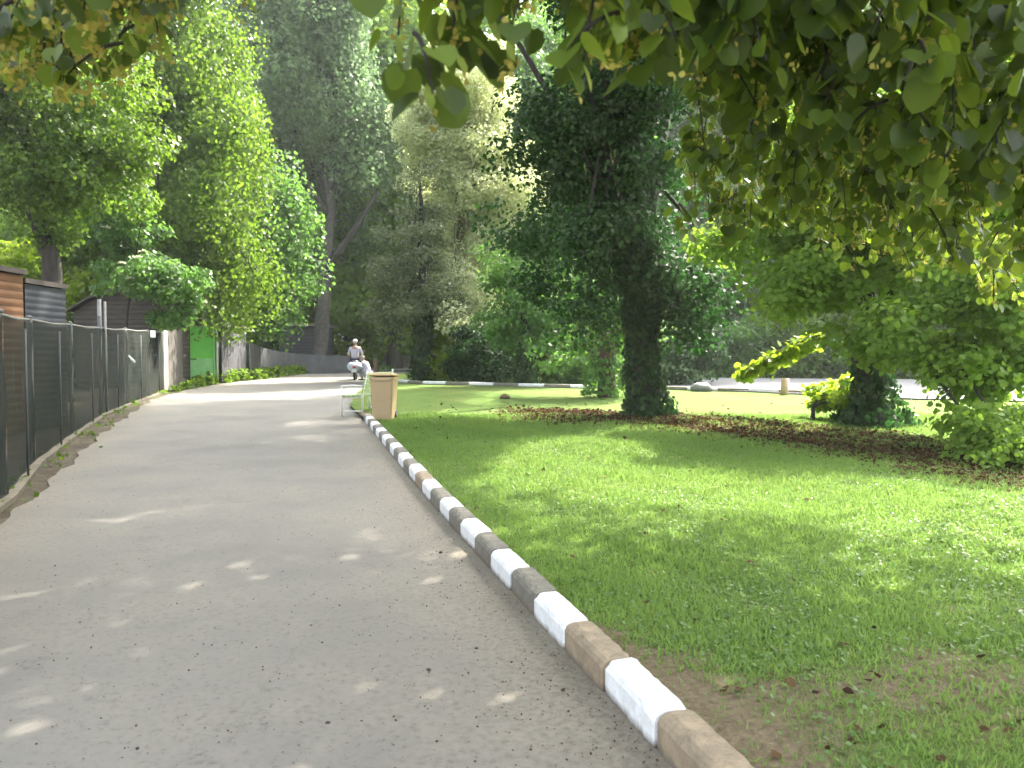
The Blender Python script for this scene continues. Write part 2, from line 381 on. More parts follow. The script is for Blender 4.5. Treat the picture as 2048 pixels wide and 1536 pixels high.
def leaves_mesh(name, P, D, N, size, shape, mat, rnd=None, width=1.0):
    """P base points, D pointing direction, N approximate face normal"""
    sh = SHAPES[shape]; n = len(P); k = len(sh)
    D = unit(D); X = unit(np.cross(D, N)); Nn = np.cross(X, D)
    size = np.broadcast_to(np.asarray(size, float), (n,))
    width = np.broadcast_to(np.asarray(width, float), (n,))
    V = (P[:, None, :] + size[:, None, None]*(sh[None, :, 0, None]*width[:, None, None]*X[:, None, :] + sh[None, :, 1, None]*D[:, None, :] + sh[None, :, 2, None]*Nn[:, None, :])).reshape(-1, 3)
    me = bpy.data.meshes.new(name); me.vertices.add(n*k); me.vertices.foreach_set('co', V.astype(np.float32).ravel())
    if rnd is None: rnd = rng.random(n)
    if shape == 'heart':                       # two halves folded along the midrib
        li = np.array([0,1,2,3,4,5,6, 0,6,7,8,9,10,11]); L = (np.arange(n)[:, None]*k+li[None]).ravel().astype(np.int32)
        me.loops.add(n*14); me.loops.foreach_set('vertex_index', L)
        me.polygons.add(n*2); me.polygons.foreach_set('loop_start', np.arange(0, n*14, 7, dtype=np.int32)); rnd = np.repeat(rnd, 2)
    else:
        me.loops.add(n*k); me.loops.foreach_set('vertex_index', np.arange(n*k, dtype=np.int32))
        me.polygons.add(n); me.polygons.foreach_set('loop_start', np.arange(0, n*k, k, dtype=np.int32))
    me.update(calc_edges=True)
    a = me.attributes.new('rnd', 'FLOAT', 'FACE'); a.data.foreach_set('value', np.asarray(rnd).astype(np.float32))
    me.materials.append(mat); return me
def in_ball(n, shell=.0):
    d = unit(rng.normal(size=(n, 3))); r = rng.random(n)**(1/3.)
    if shell: r = shell+(1-shell)*r
    return d*r[:, None]
def clumps(ells, n, shell=.45, sup=0):
    """n clump centres spread in the ellipsoids, in proportion to volume"""
    vol = np.array([e[3]*e[4]*e[5] for e in ells])**.8; pick = rng.choice(len(ells), n, p=vol/vol.sum())
    E = np.array([e[:6] for e in ells])
    if not sup: return E[pick, :3]+in_ball(n, shell)*E[pick, 3:6], E[pick, :3]
    ns = max(n//9, len(ells)*2); ps = rng.choice(len(ells), ns, p=vol/vol.sum())
    SC = E[ps, :3]+in_ball(ns, .62)*E[ps, 3:6]*.92; k = rng.integers(0, ns, n)
    rr = sup*(.6+.7*rng.random(ns))
    Cc = SC[k]+in_ball(n, .4)*rr[k][:, None]*np.array([1, 1, .8])
    fill = rng.random(n) < .12; Cc[fill] = (E[pick, :3]+in_ball(n, .2)*E[pick, 3:6]*.8)[fill]
    return Cc, (E[ps, :3])[k]
def crown(name, ells, n_cl, cl_r, n_lf, size, shape, mat, parent, shell=.45, flat=.6, droop=.3, updir=.5, sup=None):
    C, EC = clumps(ells, n_cl, shell, cl_r*1.7 if sup is None else sup)
    cr = cl_r*(.55+.9*rng.random(n_cl))
    m = np.maximum((n_lf*(cr/cl_r)**2).astype(int), 3)
    idx = np.repeat(np.arange(n_cl), m); n = len(idx)
    off = in_ball(n, .25)*cr[idx][:, None]; off[:, 2] *= flat
    P = C[idx]+off
    out = unit(off+.35*unit(C-EC+1e-6)[idx]*cr[idx][:, None])
    N = unit(out*.7+rng.normal(size=(n, 3))*.55+np.array([0, 0, updir]))
    D = np.cross(N, rng.normal(size=(n, 3))); D = unit(D)+np.array([0, 0, -droop])
    tone = np.clip(rng.random(n_cl)[idx]*.5+rng.random(n)*.5, 0, 1)
    sz = size*(.65+.7*rng.random(n))
    me = leaves_mesh(name, P, D, N, sz, shape, mat, tone)
    o = link(name, me, None, parent)
    return o, C
def limb(mb, a, b, r0, r1, sag=.12, n=6, sides=7):
    a = np.array(a, float); b = np.array(b, float); L = np.linalg.norm(b-a); pts = []
    w1 = rng.normal(size=3)*L*.05; w2 = rng.normal(size=3)*L*.03
    for i in range(n+1):
        t = i/n; p = a+(b-a)*t; p = p+w1*math.sin(math.pi*t)+w2*math.sin(2*math.pi*t); p[2] += L*sag*math.sin(math.pi*t)*.8
        pts.append(p)
    mb.tube(pts, [r0+(r1-r0)*(i/n)**.7 for i in range(n+1)], sides, True, .06)
    return pts
def trunk(name, pts, radii, mat, parent, targets=(), r_l=.08, start=(.45, .95), wob=.1, sides=12):
    mb = MB(); P = [np.array(p, float) for p in pts]
    # densify and roughen
    Q = []; RR = []
    for i in range(len(P)-1):
        for k in range(5):
            t = k/5; Q.append(P[i]+(P[i+1]-P[i])*t+rng.normal(size=3)*radii[i]*.06); RR.append((radii[i]+(radii[i+1]-radii[i])*t))
    Q.append(P[-1]); RR.append(radii[-1])
    RR[0] *= 1.45; RR[1] *= 1.15
    mb.tube(Q, RR, sides, True, wob)
    for t in targets:
        i = int(len(Q)*random.uniform(*start)); i = min(i, len(Q)-1)
        limb(mb, Q[i], t, min(r_l, RR[i]*.8)*random.uniform(.6, 1), r_l*.15, random.uniform(.02, .18))
    return mb.build(name, mat, parent)

def bark(name, c, c2):
    m, nt, b = newmat(name); v = objc(nt); mp = nt.nodes.new('ShaderNodeMapping'); mp.inputs['Scale'].default_value = (9, 9, 1.4); nt.links.new(v, mp.inputs[0])
    n = noise(nt, 2.2, 9, .75, mp.outputs[0]); r = ramp(nt, [(.36, c2), (.62, c)]); nt.links.new(n.outputs[0], r.inputs[0]); nt.links.new(r.outputs[0], b.inputs['Base Color'])
    b.inputs['Roughness'].default_value = .9; bump(nt, b, n.outputs[0], 1, .04); return m
B_dark = bark('dark_bark', (.060,.050,.042), (.020,.017,.014)); B_grey = bark('grey_bark', (.17,.15,.13), (.07,.06,.05)); B_red = bark('reddish_bark', (.15,.085,.06), (.05,.03,.022))

G = dict(
 bright=leafmat('leaf_bright_green', [(0, (0.034,0.070,0.012)), (.5, (0.070,0.130,0.018)), (1, (0.135,0.205,0.028))], (0.230,0.390,0.030), .46),
 fresh=leafmat('leaf_fresh_green', [(0, (0.095,0.176,0.030)), (.5, (0.162,0.270,0.043)), (1, (0.243,0.365,0.061))], (0.375,0.575,0.056), .52),
 mid=leafmat('leaf_mid_green', [(0, (0.042,0.091,0.025)), (.5, (0.077,0.154,0.039)), (1, (0.126,0.217,0.056))], (0.195,0.405,0.060), .45),
 teal=leafmat('leaf_hazy_bluish_green', [(0, (0.060,0.108,0.044)), (.5, (0.105,0.165,0.066)), (1, (0.165,0.225,0.085))], (0.240,0.405,0.165), .42),  # bluish green, its milky tint standing in for haze on far leaves
 dark=leafmat('leaf_dark_ivy', [(0, (0.016,0.036,0.012)), (.5, (0.032,0.064,0.019)), (1, (0.066,0.118,0.030))], (0.056,0.192,0.032), .30, .55, .25),
 grey=leafmat('leaf_grey_green', [(0, (0.090,0.112,0.056)), (.5, (0.150,0.178,0.092)), (1, (0.240,0.264,0.140))], (0.180,0.252,0.108), .25),
 pale=leafmat('leaf_pale_yellow', [(0, (0.36,0.41,0.22)), (.5, (0.52,0.56,0.33)), (1, (0.66,0.68,0.46))], (0.62,0.68,0.32), .45),
 yellow=leafmat('leaf_yellow_green', [(0, (.10,.17,.015)), (.5, (.17,.26,.02)), (1, (.27,.34,.03))], (.40,.55,.03), .55),
 linden=leafmat('leaf_linden', [(0, (.012,.024,.007)), (.5, (.026,.048,.011)), (.78, (.06,.105,.018)), (1, (.14,.20,.03))], (.30,.42,.03), .36, .45, .35),
 bract=leafmat('linden_bract', [(0, (.16,.24,.04)), (.5, (.24,.32,.06)), (1, (.34,.38,.09))], (.50,.58,.08), .5),
 flower=leafmat('cream_flower', [(0, (.42,.44,.30)), (1, (.62,.62,.45))], (.5,.5,.3), .3),
 lflower=leafmat('linden_flower', [(0, (.30,.27,.05)), (1, (.46,.42,.10))], (.5,.4,.08), .4),
 litter=leafmat('dry_leaf', [(0, (.028,.018,.010)), (.5, (.062,.038,.020)), (1, (.125,.078,.040))], (.12,.06,.02), .15, .9, .05),
 grass=leafmat('grass_blade', [(0, (.10,.17,.045)), (.5, (.15,.24,.06)), (.85, (.19,.28,.07)), (1, (.30,.29,.12))], (.26,.42,.08), .42),
 clover=leafmat('clover_leaf', [(0, (.10,.18,.06)), (1, (.16,.25,.085))], (.12,.28,.05), .35),
)

def tree(name, x, y, label, ells, n_cl, cl_r, n_lf, size, leaf, barkm, tr, group=None, shape='diamond', tpts=None, nlimb=14, rl=.09, zoff=0, **kw):
    zg = float(T(x, y)) if zoff is None else float(Lz(x, y)) if x > pathR(min(y, 60)) else float(T(x, y))
    t = empty(name, (x, y, zg), label, 'tree' if 'bush' not in name and 'shrub' not in name else 'shrub', group)
    ells = [(a-x, b-y, c-zg, d, e, f) for a, b, c, d, e, f in ells]
    o, C = crown('crown' if 'shrub' not in name else 'foliage', ells, n_cl, cl_r, n_lf, size, shape, leaf, t, **kw)
    if tpts is None:
        top = max(e[2]+e[5]*.4 for e in ells); cx = ells[0][0]*.6
        tpts = [(0, 0, -.15), (.05, 0, top*.25), (cx*.3, .05, top*.5), (cx*.7, 0, top*.8), (cx, 0, top)]
    else: tpts = [(a-x, b-y, c-zg) for a, b, c in tpts]
    nn = len(tpts); rad = [tr*(1-.8*(i/(nn-1))**1.1) for i in range(nn)]
    tg = [C[i] for i in rng.choice(len(C), min(nlimb, len(C)), replace=False)]
    trunk('trunk' if 'shrub' not in name else 'stem', tpts, rad, barkm, t, tg, rl)
    return t, C, o
def E(px_, py_, d, rx, ry, rz=None, depth=None):
    """ellipsoid from a photo position and pixel radii at a distance"""
    c = px(px_, py_, d); return (c[0], c[1], c[2], rx/F*d, depth if depth else rx/F*d, ry/F*d)

# --- left of the path, behind the fence
t_left = tree('broadleaf_tree', -12.9, 22, 'bright green tree with thick dark trunk behind the brown and dark sheds',
   [E(60, 300, 21, 170, 110), E(190, 330, 22, 110, 120), E(120, 130, 21, 190, 110), E(40, 40, 21, 150, 120), E(150, 430, 22, 100, 60), E(-60, 250, 21, 120, 160), E(110, -150, 21, 190, 200)],
   620, .52, 110, .105, G['bright'], B_dark, .34, tpts=[(-12.75, 22, 0), (-12.75, 22, 2.2), (-12.8, 22, 4.3), (-13.3, 22, 5.6), (-13.6, 22, 7.5), (-13, 22, 10)], shape='broad', flat=.75, droop=.35)
t_cone = tree('drooping_tree', -14.0, 32, 'tall leafy tree with drooping sprays above the green gate',
   [E(380, 560, 31, 130, 75), E(310, 470, 31, 150, 90), E(390, 430, 31, 125, 100), E(370, 300, 31, 150, 100), E(440, 300, 32, 70, 120), E(365, 160, 31, 125, 110), E(340, 20, 31, 115, 110), E(370, -130, 31, 130, 120), E(370, -290, 31, 100, 120), E(470, 520, 31, 55, 70), E(300, 330, 31, 90, 90), E(505, 600, 32, 30, 35)],
   1500, .72, 95, .125, G['bright'], B_dark, .45, shape='broad', flat=1.25, droop=.9, updir=.15, rl=.13, nlimb=22, tpts=[(-14, 32, 0), (-13.8, 32, 4), (-13.6, 32, 9), (-13.5, 32, 16), (-13.5, 32, 20)])
t_teal = tree('tall_tree', -11.7, 47, 'tall bluish green tree with a bare leaning trunk behind the parked scooters',
   [E(640, 60, 47, 100, 120), E(690, 200, 47, 80, 120), E(600, 190, 47, 90, 130), E(600, 340, 49, 75, 80), E(720, 330, 48, 70, 80), E(740, 450, 49, 50, 50), E(560, 450, 49, 50, 50), E(640, -100, 47, 110, 110), E(560, 40, 48, 70, 150)],
   1150, .9, 75, .19, G['teal'], B_grey, .46, tpts=[tuple(px(634, 760, 47)), tuple(px(646, 640, 47)), tuple(px(652, 540, 47)), tuple(px(664, 440, 47)), tuple(px(668, 300, 47)), tuple(px(650, 100, 47))], shape='broad', flat=1.2, droop=.7, updir=.2, rl=.2, nlimb=18)
t_teal[0].children[1].data.materials[0] = simple('grey_brown_bark', (.085,.078,.068), .9, .5, 6)
# visible fork of that tree
mb = MB(); a = Vector(px(654, 540, 46.9))-Vector(t_teal[0].location)
mb.tube([a, Vector(px(690, 490, 46.9))-Vector(t_teal[0].location), Vector(px(725, 440, 46.9))-Vector(t_teal[0].location), Vector(px(760, 380, 46.9))-Vector(t_teal[0].location)], [.26, .2, .15, .08], 8)
mb.build('branch', B_dark, t_teal[0])
t_s = tree('dark_tree', -15.2, 38, 'shady deep green tree left of the leaning bare trunk',
   [E(500, 420, 38, 90, 110), E(530, 560, 38, 50, 60), E(470, 600, 38, 60, 40)], 300, .8, 80, .18, G['mid'], B_dark, .3, shape='broad', flat=1.0, droop=.5)
# --- middle
t_conif = tree('conifer_tree', -3.7, 33, 'slim grey green conifer with ivy round its foot left of the pale tree',
   [E(838, 390, 33, 30, 55), E(835, 460, 33, 50, 60), E(830, 550, 33, 65, 55), E(815, 620, 33, 75, 35), E(870, 610, 33, 40, 35)],
   330, .5, 75, .13, G['grey'], B_dark, .22, shape='spray', flat=.5, droop=.25, updir=.3)
t_pale = tree('pale_tree', -2.4, 36, 'pale yellowish tree in full light between the grey conifer and the dark ivy tree',
   [E(930, 200, 36, 95, 70), E(880, 260, 36, 80, 60), E(950, 300, 36, 85, 80), E(930, 390, 36, 75, 70), E(985, 400, 36, 65, 70), E(935, 490, 36, 60, 60), E(890, 510, 35, 55, 40), E(925, 580, 34, 55, 50), E(900, 640, 32.5, 35, 28), E(1070, 610, 35, 40, 60), E(985, 130, 37, 60, 60)],
   700, .62, 120, .11, G['pale'], B_grey, .24, shape='broad', flat=.7, droop=.4)
t_ivy = tree('ivy_clad_tree', 2.85, 17, 'big dark tree smothered in ivy standing in the brown leaf litter',
   [E(1180, 300, 17, 160, 110), E(1290, 230, 17, 130, 130), E(1110, 270, 17, 95, 70), E(1220, 440, 17, 170, 90), E(1330, 420, 17, 110, 120), E(1140, 530, 17, 130, 70), E(1290, 560, 17, 120, 80), E(1230, 640, 17, 110, 60), E(1350, 640, 17, 80, 60), E(1070, 590, 17, 80, 50), E(1140, 650, 16.5, 60, 35), E(1370, 600, 16.6, 60, 50), E(1180, 620, 16.3, 70, 45), E(1210, 500, 16.2, 120, 90), E(1230, 330, 16.2, 130, 110), E(1300, 180, 16.4, 100, 80), E(1060, 440, 17, 60, 60), E(1400, 520, 17, 60, 60), E(1330, 120, 17, 110, 80), E(1230, 40, 17.5, 180, 110), E(1330, -150, 18, 260, 150), E(1250, -330, 18, 240, 150)]
   +[(1.5, 18.5, 12.5, 4.2, 3.5, 2.6), (3.5, 18.5, 15, 4.5, 3.8, 2.6), (-.5, 19, 15, 3.4, 3.4, 2.2)],  # high crown parts added above the view to shade path and lawn
   1900, .42, 70, .092, G['dark'], B_dark, .29, shape='broad', flat=.85, droop=.4, sup=.62,
   tpts=[(2.95, 17, .1), (2.85, 17, 1.2), (2.75, 17, 2.2), (2.9, 17, 3.6), (2.6, 17, 5.5), (2.5, 17.2, 9), (2.4, 17.8, 14)], rl=.12, nlimb=34)
def add_ivy(parent, pts, rad, n, size, mat=None, name='ivy'):
    P = [np.array(p) for p in pts]; loc = np.array(parent.location)
    t = rng.random(n)*(len(P)-1); i = t.astype(int); f = (t-i)[:, None]; A = np.array(P)
    c = A[i]*(1-f)+A[i+1]*f; r = np.array(rad)[i]*(1-f[:, 0])+np.array(rad)[i+1]*f[:, 0]
    th = rng.random(n)*2*np.pi; o = np.stack([np.cos(th), np.sin(th), rng.normal(size=n)*.15], 1)
    lump = 1+.22*np.sin(th*3+c[:, 2]*4)+.15*np.sin(th*5-c[:, 2]*7)
    c = c+o*(r*lump*(.85+.3*rng.random(n)))[:, None]-loc
    N = unit(o+rng.normal(size=(n, 3))*.45+np.array([0, 0, .3])); D = np.cross(N, rng.normal(size=(n, 3)))*.5+np.array([0, 0, -.6])
    me = leaves_mesh(name, c, D, N, size*(.6+.8*rng.random(n)), 'broad', mat or G['dark']); return link(name, me, None, parent)
add_ivy(t_ivy[0], [(2.95, 17, .12), (2.9, 17, .7), (2.85, 17, 1.5), (2.75, 17, 2.4), (2.9, 17, 3.4), (2.6, 17, 5.5)], [.54, .38, .31, .31, .34, .3], 8000, .085)
add_ivy(t_conif[0], [(-3.7, 33, .5), (-3.7, 33, 2), (-3.7, 33, 3.5)], [.55, .33, .3], 2600, .12)
t_red = tree('slender_tree', 2.7, 22.4, 'slender reddish trunked tree just left of the ivy clad trunk',
   [E(1190, 640, 22.4, 70, 40), E(1130, 690, 22.4, 60, 30), E(1260, 560, 23, 100, 60), E(1180, 560, 23, 80, 60), (1.0, 24, 17.5, 4.5, 3.5, 2.5), (-2.0, 25, 18.5, 3, 3, 2.0), (4.5, 24, 17, 3.5, 3, 2.5)], 520, .7, 60, .14, G['mid'], B_red, .2, shape='broad', nlimb=18)  # the high crown parts are added, unseen overhead, to cast shade on the path
add_ivy(t_red[0], [(2.7, 22.3, .3), (2.6, 22.3, .9), (2.6, 22.3, 1.5)], [.75, .5, .33], 900, .10, G['mid'])
t_c = tree('small_tree', .5, 28.8, 'small leafy tree with a stout dark trunk beside the far kerb',
   [E(1050, 560, 29, 75, 60), E(1020, 640, 29, 60, 40), E(1100, 640, 29, 50, 45)], 150, .5, 70, .12, G['mid'], B_dark, .16, shape='broad', nlimb=8)
add_ivy(t_c[0], [(.5, 28.8, .4), (.5, 28.8, 1.2), (.5, 28.8, 2.2)], [.42, .3, .2], 1500, .11)

def shrub(x, y, label, ells, n_cl, cl_r, n_lf, size, leaf, group=None, shape='broad', name='shrub', **kw):
    return tree(name, x, y, label, ells, n_cl, cl_r, n_lf, size, leaf, B_dark, .05, group, shape=shape, nlimb=8, rl=.03, **kw)
shrub(-1.5, 31.5, 'dark bluish green shrub between the pale tree and the small tree', [E(950, 700, 31.5, 60, 50), E(975, 740, 31.5, 40, 30)], 150, .35, 70, .12, G['dark'], name='dark_shrub')
shrub(-2.7, 34, 'light green shrub at the foot of the pale tree', [E(895, 700, 34, 35, 50), E(880, 745, 33, 30, 20)], 90, .35, 60, .11, G['yellow'], name='shrub')
shrub(1.5, 33, 'fresh green shrub right of the small tree beyond the far kerb', [E(1095, 700, 33, 40, 55)], 80, .4, 60, .12, G['bright'], name='shrub')
shrub(3.2, 31, 'low bluish green shrub behind the reddish trunk', [E(1160, 745, 31, 70, 28)], 100, .35, 60, .12, G['mid'], name='shrub')
shrub(5.9, 30, 'shrub of dark leaves right of the ivy clad trunk beyond the kerb', [E(1370, 700, 30, 50, 55), E(1340, 740, 29, 40, 30)], 130, .4, 60, .12, G['dark'], name='shrub')

t_shade = tree('tall_tree', 3.6, 31, 'tall tree added behind the ivy tree, its unseen high crown shading the path',
   [(1.5, 29.5, 17.5, 3.6, 3.2, 2.6), (3.5, 31, 20, 4, 4, 2.6), (5, 31, 16, 3, 3, 2.2), (3.5, 31, 12, 2.0, 2, 2.2)], 420, .8, 70, .18, G['mid'], B_dark, .3, shape='broad', nlimb=16)  # added tree, hidden by the ivy crown, there to shade the path
# --- right
t_r = tree('leaning_tree', 6.9, 15, 'tree with dark crooked trunk and low bright green sprays at the right of the lawn',
   [E(1560, 560, 14, 110, 60), E(1620, 610, 14, 90, 35), E(1850, 660, 12.5, 150, 60), E(1960, 740, 12, 130, 50), E(1900, 580, 13, 170, 60), E(2060, 620, 12, 120, 100), E(2040, 820, 11, 60, 40), E(1720, 540, 14, 120, 60), E(1880, 740, 12.5, 60, 25), E(1990, 870, 10.5, 60, 30), E(1700, 450, 14.5, 200, 80), E(1900, 380, 14, 200, 120), E(1750, 270, 15, 220, 110), E(1960, 180, 15, 180, 110), E(1480, 480, 15, 60, 60)],
   1150, .40, 62, .095, G['fresh'], B_dark, .26, shape='broad', flat=.5, droop=.2, updir=.8, sup=.42,
   tpts=[(6.9, 15, .1), (6.75, 15, .6), (6.85, 15, 1.1), (6.6, 15, 1.5), (6.95, 15, 2.1), (7.2, 15, 3.2), (7.3, 15, 5.5), (7.3, 15, 7.5)], rl=.1, nlimb=22)
add_ivy(t_r[0], [(6.95, 15, .15), (6.85, 15, .6), (6.85, 15, 1.2), (6.75, 15, 1.6), (6.95, 15, 2.2)], [.75, .45, .26, .24, .22], 3600, .09)
shrub(6.0, 15.8, 'bright yellow green shrub at the foot of the crooked trunk', [E(1660, 795, 15.8, 50, 28), E(1720, 800, 15.5, 30, 26)], 60, .22, 50, .09, G['yellow'])
shrub(7.0, 10.4, 'low green shrub at the right edge of the lawn under the sprays', [E(2000, 895, 10.4, 80, 36), E(2090, 880, 10.4, 60, 60)], 130, .20, 60, .06, G['fresh'])
# leaning yellow branch
yb = empty('broken_branch', (4.3, 16.6, float(Lz(4.3, 16.6))), 'bright yellow green leafy branch hanging down left of the crooked trunk', 'branch')
loc = np.array(yb.location); mb = MB(); A = px(1485, 745, 16.6)-loc; Bp = px(1640, 670, 15.6)-loc
mb.tube([A, (A+Bp)/2+np.array([0, 0, .08]), Bp], [.015, .025, .04], 6); mb.build('stem', B_dark, yb)
n = 700; t = rng.random(n)[:, None]; P = A*(1-t)+Bp*t+rng.normal(size=(n, 3))*np.array([.08, .14, .07])
P[:, 2] -= .08*rng.random(n); link('leaves', leaves_mesh('leaves', P, rng.normal(size=(n, 3))*.4+np.array([-.4, 0, -.5]), rng.normal(size=(n, 3))*.4+np.array([0, 0, 1]), .15*(.6+.6*rng.random(n)), 'broad', G['yellow']), None, yb)

# --- background trees: each its own crown and trunk, three leaf tones
protos = []
for k, (leaf, bk) in enumerate(((G['mid'], B_dark), (G['teal'], B_grey), (G['bright'], B_dark), (G['fresh'], B_grey))):
    ells = [(0, 0, 5, 4.4, 4, 3.4), (-2, 0, 8.5, 3.6, 3.4, 3.4), (2, .5, 10, 3.8, 3.6, 3.6), (0, 0, 14, 4.2, 4, 3.6), (-1, 0, 18.5, 3.4, 3.4, 3.4), (1, 0, 22, 2.6, 2.6, 3)]
    o, C = crown('crown', ells, 900, 1.0, 60, .24, 'broad', leaf, None, sup=2.0, shell=.5, flat=.8, droop=.4)
    tg = [C[i] for i in rng.choice(len(C), 16, replace=False)]
    tr = trunk('trunk', [(0, 0, -.2), (.1, 0, 4), (-.1, 0, 9), (.1, 0, 15), (0, 0, 21)], [.42, .36, .28, .17, .06], bk, None, tg, .16)
    protos.append((o.data, tr.data)); bpy.data.objects.remove(o); bpy.data.objects.remove(tr)
bgt = [ # px, distance, scale, kind, label
 (-60, 40, .8, 3, 'sunlit yellow green tree far behind the brown shed'), (170, 46, .75, 3, 'light green tree glowing behind the long shed roof'),
 (330, 55, 1.0, 0, 'dark tree far behind the drooping tree left of centre'), (480, 60, 1.15, 1, 'bluish tree far behind the gap left of the bare trunk'),
 (585, 68, 1.2, 0, 'shady tree far behind the leaning bare trunk'), (740, 72, 1.25, 1, 'bluish green tree under the bright gap of sky'),
 (700, 62, 1.25, 3, 'light green tree far behind the right side of the bluish tree'), (790, 58, 1.2, 3, 'tall light green tree closing the gap left of the pale tree'),
 (840, 66, .95, 3, 'light green tree behind the grey conifer'), (960, 62, 1.3, 3, 'tall tree hidden behind the pale yellowish tree'),
 (1040, 55, 1.0, 0, 'green tree behind the small tree at the far kerb'), (1160, 60, 1.15, 3, 'light green tree behind the left side of the ivy tree'),
 (1300, 52, 1.0, 0, 'mid green tree behind the ivy clad trunk'), (1420, 47, .9, 1, 'bluish green tree across the side road right of the ivy tree'),
 (1540, 50, 1.0, 0, 'dark green tree across the side road behind the hanging branch'), (1680, 46, 1.0, 3, 'light green tree across the road behind the crooked trunk'),
 (1830, 50, 1.1, 0, 'green tree across the road right of the crooked trunk'), (1980, 45, 1.0, 3, 'bright tree across the road at the right edge'),
 (2150, 48, 1.1, 0, 'green tree across the road beyond the right edge of the view'), (-250, 50, 1.0, 0, 'green tree beyond the left edge behind the sheds')]
for i, (X, d, s, k, lab) in enumerate(bgt):
    x = (X-1024)/F*d; y = d
    t = empty('background_tree', (x, y, float(T(x, y))), lab, 'tree', 'trees closing the view', random.uniform(0, 6.28)); t.scale = (s, s, s*random.uniform(.95, 1.1))
    link('crown', protos[k][0], None, t); link('trunk', protos[k][1], None, t)
# understorey beyond the kerb and road
ub = [(1410, 38, 1.5, 'mid'), (1500, 38, 1.7, 'mid'), (1600, 37, 1.5, 'bright'), (1730, 36, 1.6, 'mid'), (1860, 36, 1.7, 'bright'), (1990, 35, 1.8, 'mid'), (2110, 34, 1.6, 'mid'),
      (1000, 40, 1.6, 'mid'), (1140, 38, 1.8, 'bright'), (1250, 39, 1.7, 'mid'), (1330, 37, 1.5, 'bright'), (880, 48, 1.5, 'bright'), (700, 58, 2.2, 'yellow'), (500, 56, 2.4, 'mid'), (120, 30, 1.8, 'yellow'), (10, 30, 1.9, 'yellow'), (250, 33, 1.8, 'bright')]
ul = ['leafy shrub across the side road just right of the dark boulder', 'mid green shrub across the road behind the hanging branch', 'fresh green shrub across the road left of the crooked trunk', 'green shrub across the road directly behind the crooked trunk', 'bright shrub across the road right of the crooked trunk', 'green shrub across the road near the right edge', 'green shrub across the road cut by the right edge',
      'green shrub behind the dark bluish shrub', 'bright shrub behind the bluish low shrub', 'green shrub behind the reddish trunk', 'bright shrub behind the ivy clad trunk', 'bright shrub far behind the pale tree foot', 'sunlit yellow green shrub above the rider head', 'green shrub behind the far shed', 'yellow sunlit shrub between dark trunk and long shed', 'yellow sunlit shrub behind the brown shed roof', 'green shrub behind the long shed roof']
for (X, d, r, c), lab in zip(ub, ul):
    x = (X-1024)/F*d; z = float(T(x, d))
    hz = 1.0 if X > 600 else 1.9
    shrub(x, d, lab, [(x, d, z+r*.8*hz, r*1.1, r, r*hz), (x+r*.6, d, z+r*.5, r*.8, r*.8, r*.7)], 110, .5, 60, .17, G[c], 'shrubs closing the view below the trees')

# elder bush leaning over the fence, with flower heads
t_e, C_e, _ = shrub(-12.6, 25.5, 'elder bush with flat cream flower heads above the fence beside the gate',
  [E(330, 565, 25.5, 80, 35), E(270, 545, 25.5, 70, 30), E(390, 590, 25.5, 40, 30), E(350, 625, 25.5, 50, 22), E(250, 440, 26, 60, 70)], 210, .34, 60, .12, G['mid'], name='elder_shrub')
n = 34; I = rng.choice(len(C_e), n, replace=False); P = []; 
for i in I:
    c = C_e[i]+np.array([random.uniform(-.1, .1), -.25, .22])
    for k in range(26): a = random.uniform(0, 6.28); r = .13*math.sqrt(random.random()); P.append(c+np.array([r*math.cos(a), r*math.sin(a)*.9, .02*random.random()]))
P = np.array(P); link('flower_head', leaves_mesh('flower_head', P, rng.normal(size=P.shape)*np.array([1, 1, .3]), rng.normal(size=P.shape)*.3+np.array([0, -.4, 1]), .085, 'diamond', G['flower']), None, t_e)

# ------------------------------------------------------------------ overhead linden: drooping sprays of heart leaves
lin = empty('linden_tree', (6.2, 3.2, float(Lz(6.2, 3.2))), 'flowering linden whose branches hang over the top of the view', 'tree')
LO = np.array(lin.location)
LP, LD, LN, LS = [], [], [], []; BP, BD, BN, BS = [], [], [], []; FP = []
tw = MB()
def spray(tip, d_up, length, nleaf, size, flowers=.5):
    """a twig that comes down to 'tip' from above; leaves hang alternately from it"""
    tip = np.array(tip); root = tip+np.array([random.uniform(-.35, .5)*length, random.uniform(-.2, .4)*length, length*random.uniform(.35, .8)])*d_up
    mid = (tip+root)/2+np.array([0, 0, .15*length])
    pts = []
    for i in range(7):
        t = i/6; pts.append(root*(1-t)**2+2*mid*t*(1-t)+tip*t*t)
    tw.tube([p-LO for p in pts], [.006*(1-.7*i/6)+.001 for i in range(7)], 5, False)
    A = np.array(pts); side = 1
    for k in range(nleaf):
        t = (k+.6*random.random())/nleaf; p = A[0]*(1-t)**2+2*mid*t*(1-t)+tip*t*t
        side = -side; azi = random.uniform(0, 6.28)
        h = np.array([math.cos(azi), math.sin(azi), 0])
        off = h*random.uniform(.02, .06)+np.array([0, 0, -random.uniform(.01, .05)])
        LP.append(p+off-LO); d = h*.55+np.array([0, 0, -random.uniform(.3, 1.2)]); LD.append(d)
        LN.append(np.array([h[0]*.8, h[1]*.8, .6])+rng.normal(size=3)*.45); LS.append(size*random.uniform(.6, 1.15))
        if random.random() < flowers:
            q = p+np.array([random.uniform(-.03, .03), random.uniform(-.03, .03), -.03])
            BP.append(q-LO); BD.append(np.array([random.uniform(-.5, .5), random.uniform(-.5, .5), -1])); BN.append(rng.normal(size=3)); BS.append(random.uniform(.06, .085))
            for _ in range(5): FP.append(q-LO+np.array([random.uniform(-.025, .025), random.uniform(-.025, .025), -random.uniform(.05, .10)]))
